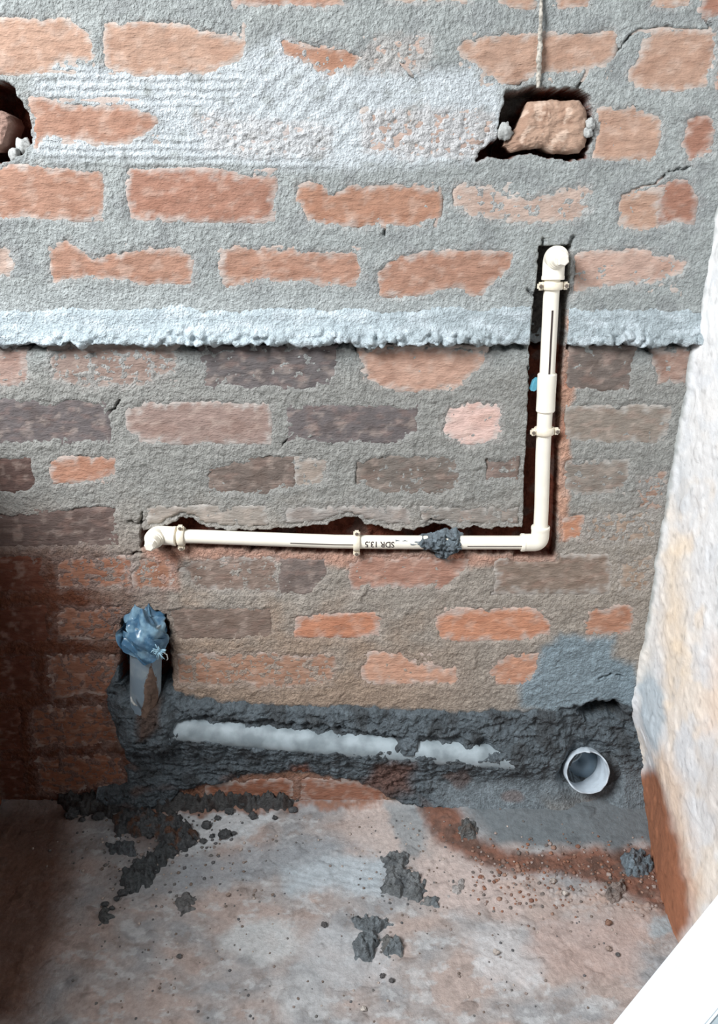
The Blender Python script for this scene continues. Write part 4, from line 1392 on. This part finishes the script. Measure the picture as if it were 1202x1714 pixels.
for i, (px, py, s, lab) in enumerate(big):
    clod(px, py, s, DARKC, lab, 'dark clods by the left wall foot', 460 + i)
tail = [(205, 1498, .009), (214, 1494, .007), (196, 1508, .006), (176, 1516, .007), (188, 1524, .005), (250, 1402, .008), (322, 1412, .008), (228, 1446, .007), (238, 1468, .010), (262, 1440, .009), (292, 1430, .008), (214, 1470, .008)]
ORD = ['topmost', 'second', 'third', 'fourth', 'fifth', 'sixth', 'seventh', 'eighth', 'ninth', 'tenth', 'eleventh', 'lowest']
for i, (px, py, s) in enumerate(sorted(tail, key=lambda q: q[1])):
    clod(px, py, s, DARKC, ORD[i] + ' dark clod down the mortar trail on the left floor', 'clods in the left mortar trail', 490 + i)
# pebbles and grit strewn over the floor
PEB = [(830, 1598, .0058, 1, 'pale pebble left of the white scraped arc on the floor'), (1018, 1590, .0052, 0, 'pinkish pebble nearest the white board'), (1034, 1599, .0042, 2, 'dark pebble just right of the pinkish pebble by the board'),
       (640, 1634, .0048, 2, 'left of two dark pebbles below the floor middle droppings'), (656, 1643, .0048, 2, 'right of two dark pebbles below the floor middle droppings'), (543, 1552, .0055, 2, 'dark pebble left of the floor middle droppings'),
       (608, 1690, .0050, 3, 'pale pebble at the lower edge of the floor middle'), (1018, 1548, .0065, 4, 'brownish pebble below the red soil at the right'), (925, 1478, .0065, 1, 'largest pale pebble at the lower edge of the red soil'),
       (945, 1500, .0055, 3, 'white pebble below the red soil middle'), (300, 1602, .0045, 2, 'lone dark pebble low on the left floor'), (382, 1500, .0045, 0, 'small pebble right of the faint rough mortar spot')]
pc = [(168, 150, 140), (190, 180, 172), (100, 98, 98), (206, 198, 190), (150, 118, 102)]
for i, (px, py, s, ci, lab) in enumerate(PEB):
    clod(px, py, s, pc[ci], lab, 'pebbles on the floor', 530 + i % 9, .75, 'pebble', 'pebble')


def grit(name, pts, cols, label, parent=None):
    """grains too small and too many to count, as one object"""
    protos = []
    for sd in range(6):
        bm = bmesh.new(); bmesh.ops.create_icosphere(bm, subdivisions=2, radius=1)
        Q = np.array([v.co[:] for v in bm.verts]); Q = Q * (1 + .45 * fbm(Q[:, 0] * 1.2 + Q[:, 2], Q[:, 1] * 1.2, 2, 570 + sd))[:, None]
        protos.append((Q, np.array([[v.index for v in q.verts] for q in bm.faces]))); bm.free()
    b = np.array([at_floor(p[0], p[1]) for p in pts])
    hz = floor_eval(b[:, 0][None], b[:, 1][None], False)[0][0]
    V, Fc, Cc, n = [], [], [], 0
    for i, (px, py, s) in enumerate(pts):
        Q, f = protos[i % 6]
        a = i * 2.4
        q = np.stack([(Q[:, 0] * math.cos(a) - Q[:, 1] * math.sin(a)), (Q[:, 0] * math.sin(a) + Q[:, 1] * math.cos(a)), Q[:, 2] * .7], 1) * s
        q += [b[i, 0], b[i, 1], hz[i] + s * .3]
        V.append(q); Fc.append(f + n); n += len(q)
        c = np.empty((len(q), 3)); c[:] = lin(cols[(i * 7) % len(cols)]); Cc.append(c)
    o = mk(name, np.concatenate(V), np.concatenate(Fc), M_FLOOR, loc=(float(b[:, 0].mean()), float(b[:, 1].mean()), 0), col=np.concatenate(Cc))
    return tag(o, label, 'grit', None, 'stuff')


soil = []
while len(soil) < 420:
    px, py = rnd.uniform(790, 1150), rnd.gauss(1462, 34)
    if px > 1082 + (py - 1345) * .36 or py < 1400 or py > 1580: continue
    soil.append((px, py, rnd.uniform(.0012, .0036) * (1.6 if rnd.random() < .15 else 1)))
grit('soil_grit', soil, [(130, 106, 96), (150, 122, 108), (160, 146, 140), (112, 104, 100), (150, 108, 88), (126, 92, 78)], 'loose crumbs of red soil and mortar at the right wall foot')
dust = [(rnd.uniform(120, 1060), 1360 + 350 * rnd.random() ** 1.2, rnd.uniform(.0010, .0028)) for _ in range(330)]
dust += [(rnd.gauss(280, 90), rnd.gauss(1420, 45), rnd.uniform(.0012, .0040)) for _ in range(220)]
dust += [(rnd.gauss(690, 60), rnd.gauss(1450, 50), rnd.uniform(.0012, .0030)) for _ in range(90)]
dust = [d for d in dust if d[1] > 1358 and not (d[0] > 1000 and d[1] > 1600)]
grit('floor_grit', dust, [(110, 108, 106), (140, 128, 122), (96, 96, 98), (176, 164, 156), (120, 108, 100)], 'fine grit and mortar grains scattered over the whole floor')

# ------------------------------------------------------------------ white board leaning on the right wall
A = Vector(at_floor(905, 1861)); B = Vector(at_right(1322, 1346.5, XR - .012))
ax = (B - A).normalized()
wd = Vector((.102, -.338, -.02)); wd = (wd - ax * wd.dot(ax)).normalized()
nm = ax.cross(wd).normalized()
if nm.z < 0: nm = -nm
WB, TB = .093, .020
board = thing('white_board', 'smooth white board leaning on the right wall in the near corner', 'board', tuple(A))
ctr = (A + B) / 2 + wd * WB / 2 - nm * TB / 2
ln = (B - A).length
auto_sharp(MB().box(ctr, ax, wd, nm, ln, WB, TB, .003).make('panel', M_BOARD, board), 40)
cs = (A + B) / 2 + wd * (WB + .0125) - nm * (TB / 2 + .004)
auto_sharp(MB().box(cs, ax, wd, nm, ln * .995, .024, TB, .002).make('edge_strip', M_BOARDEDGE, board), 40)
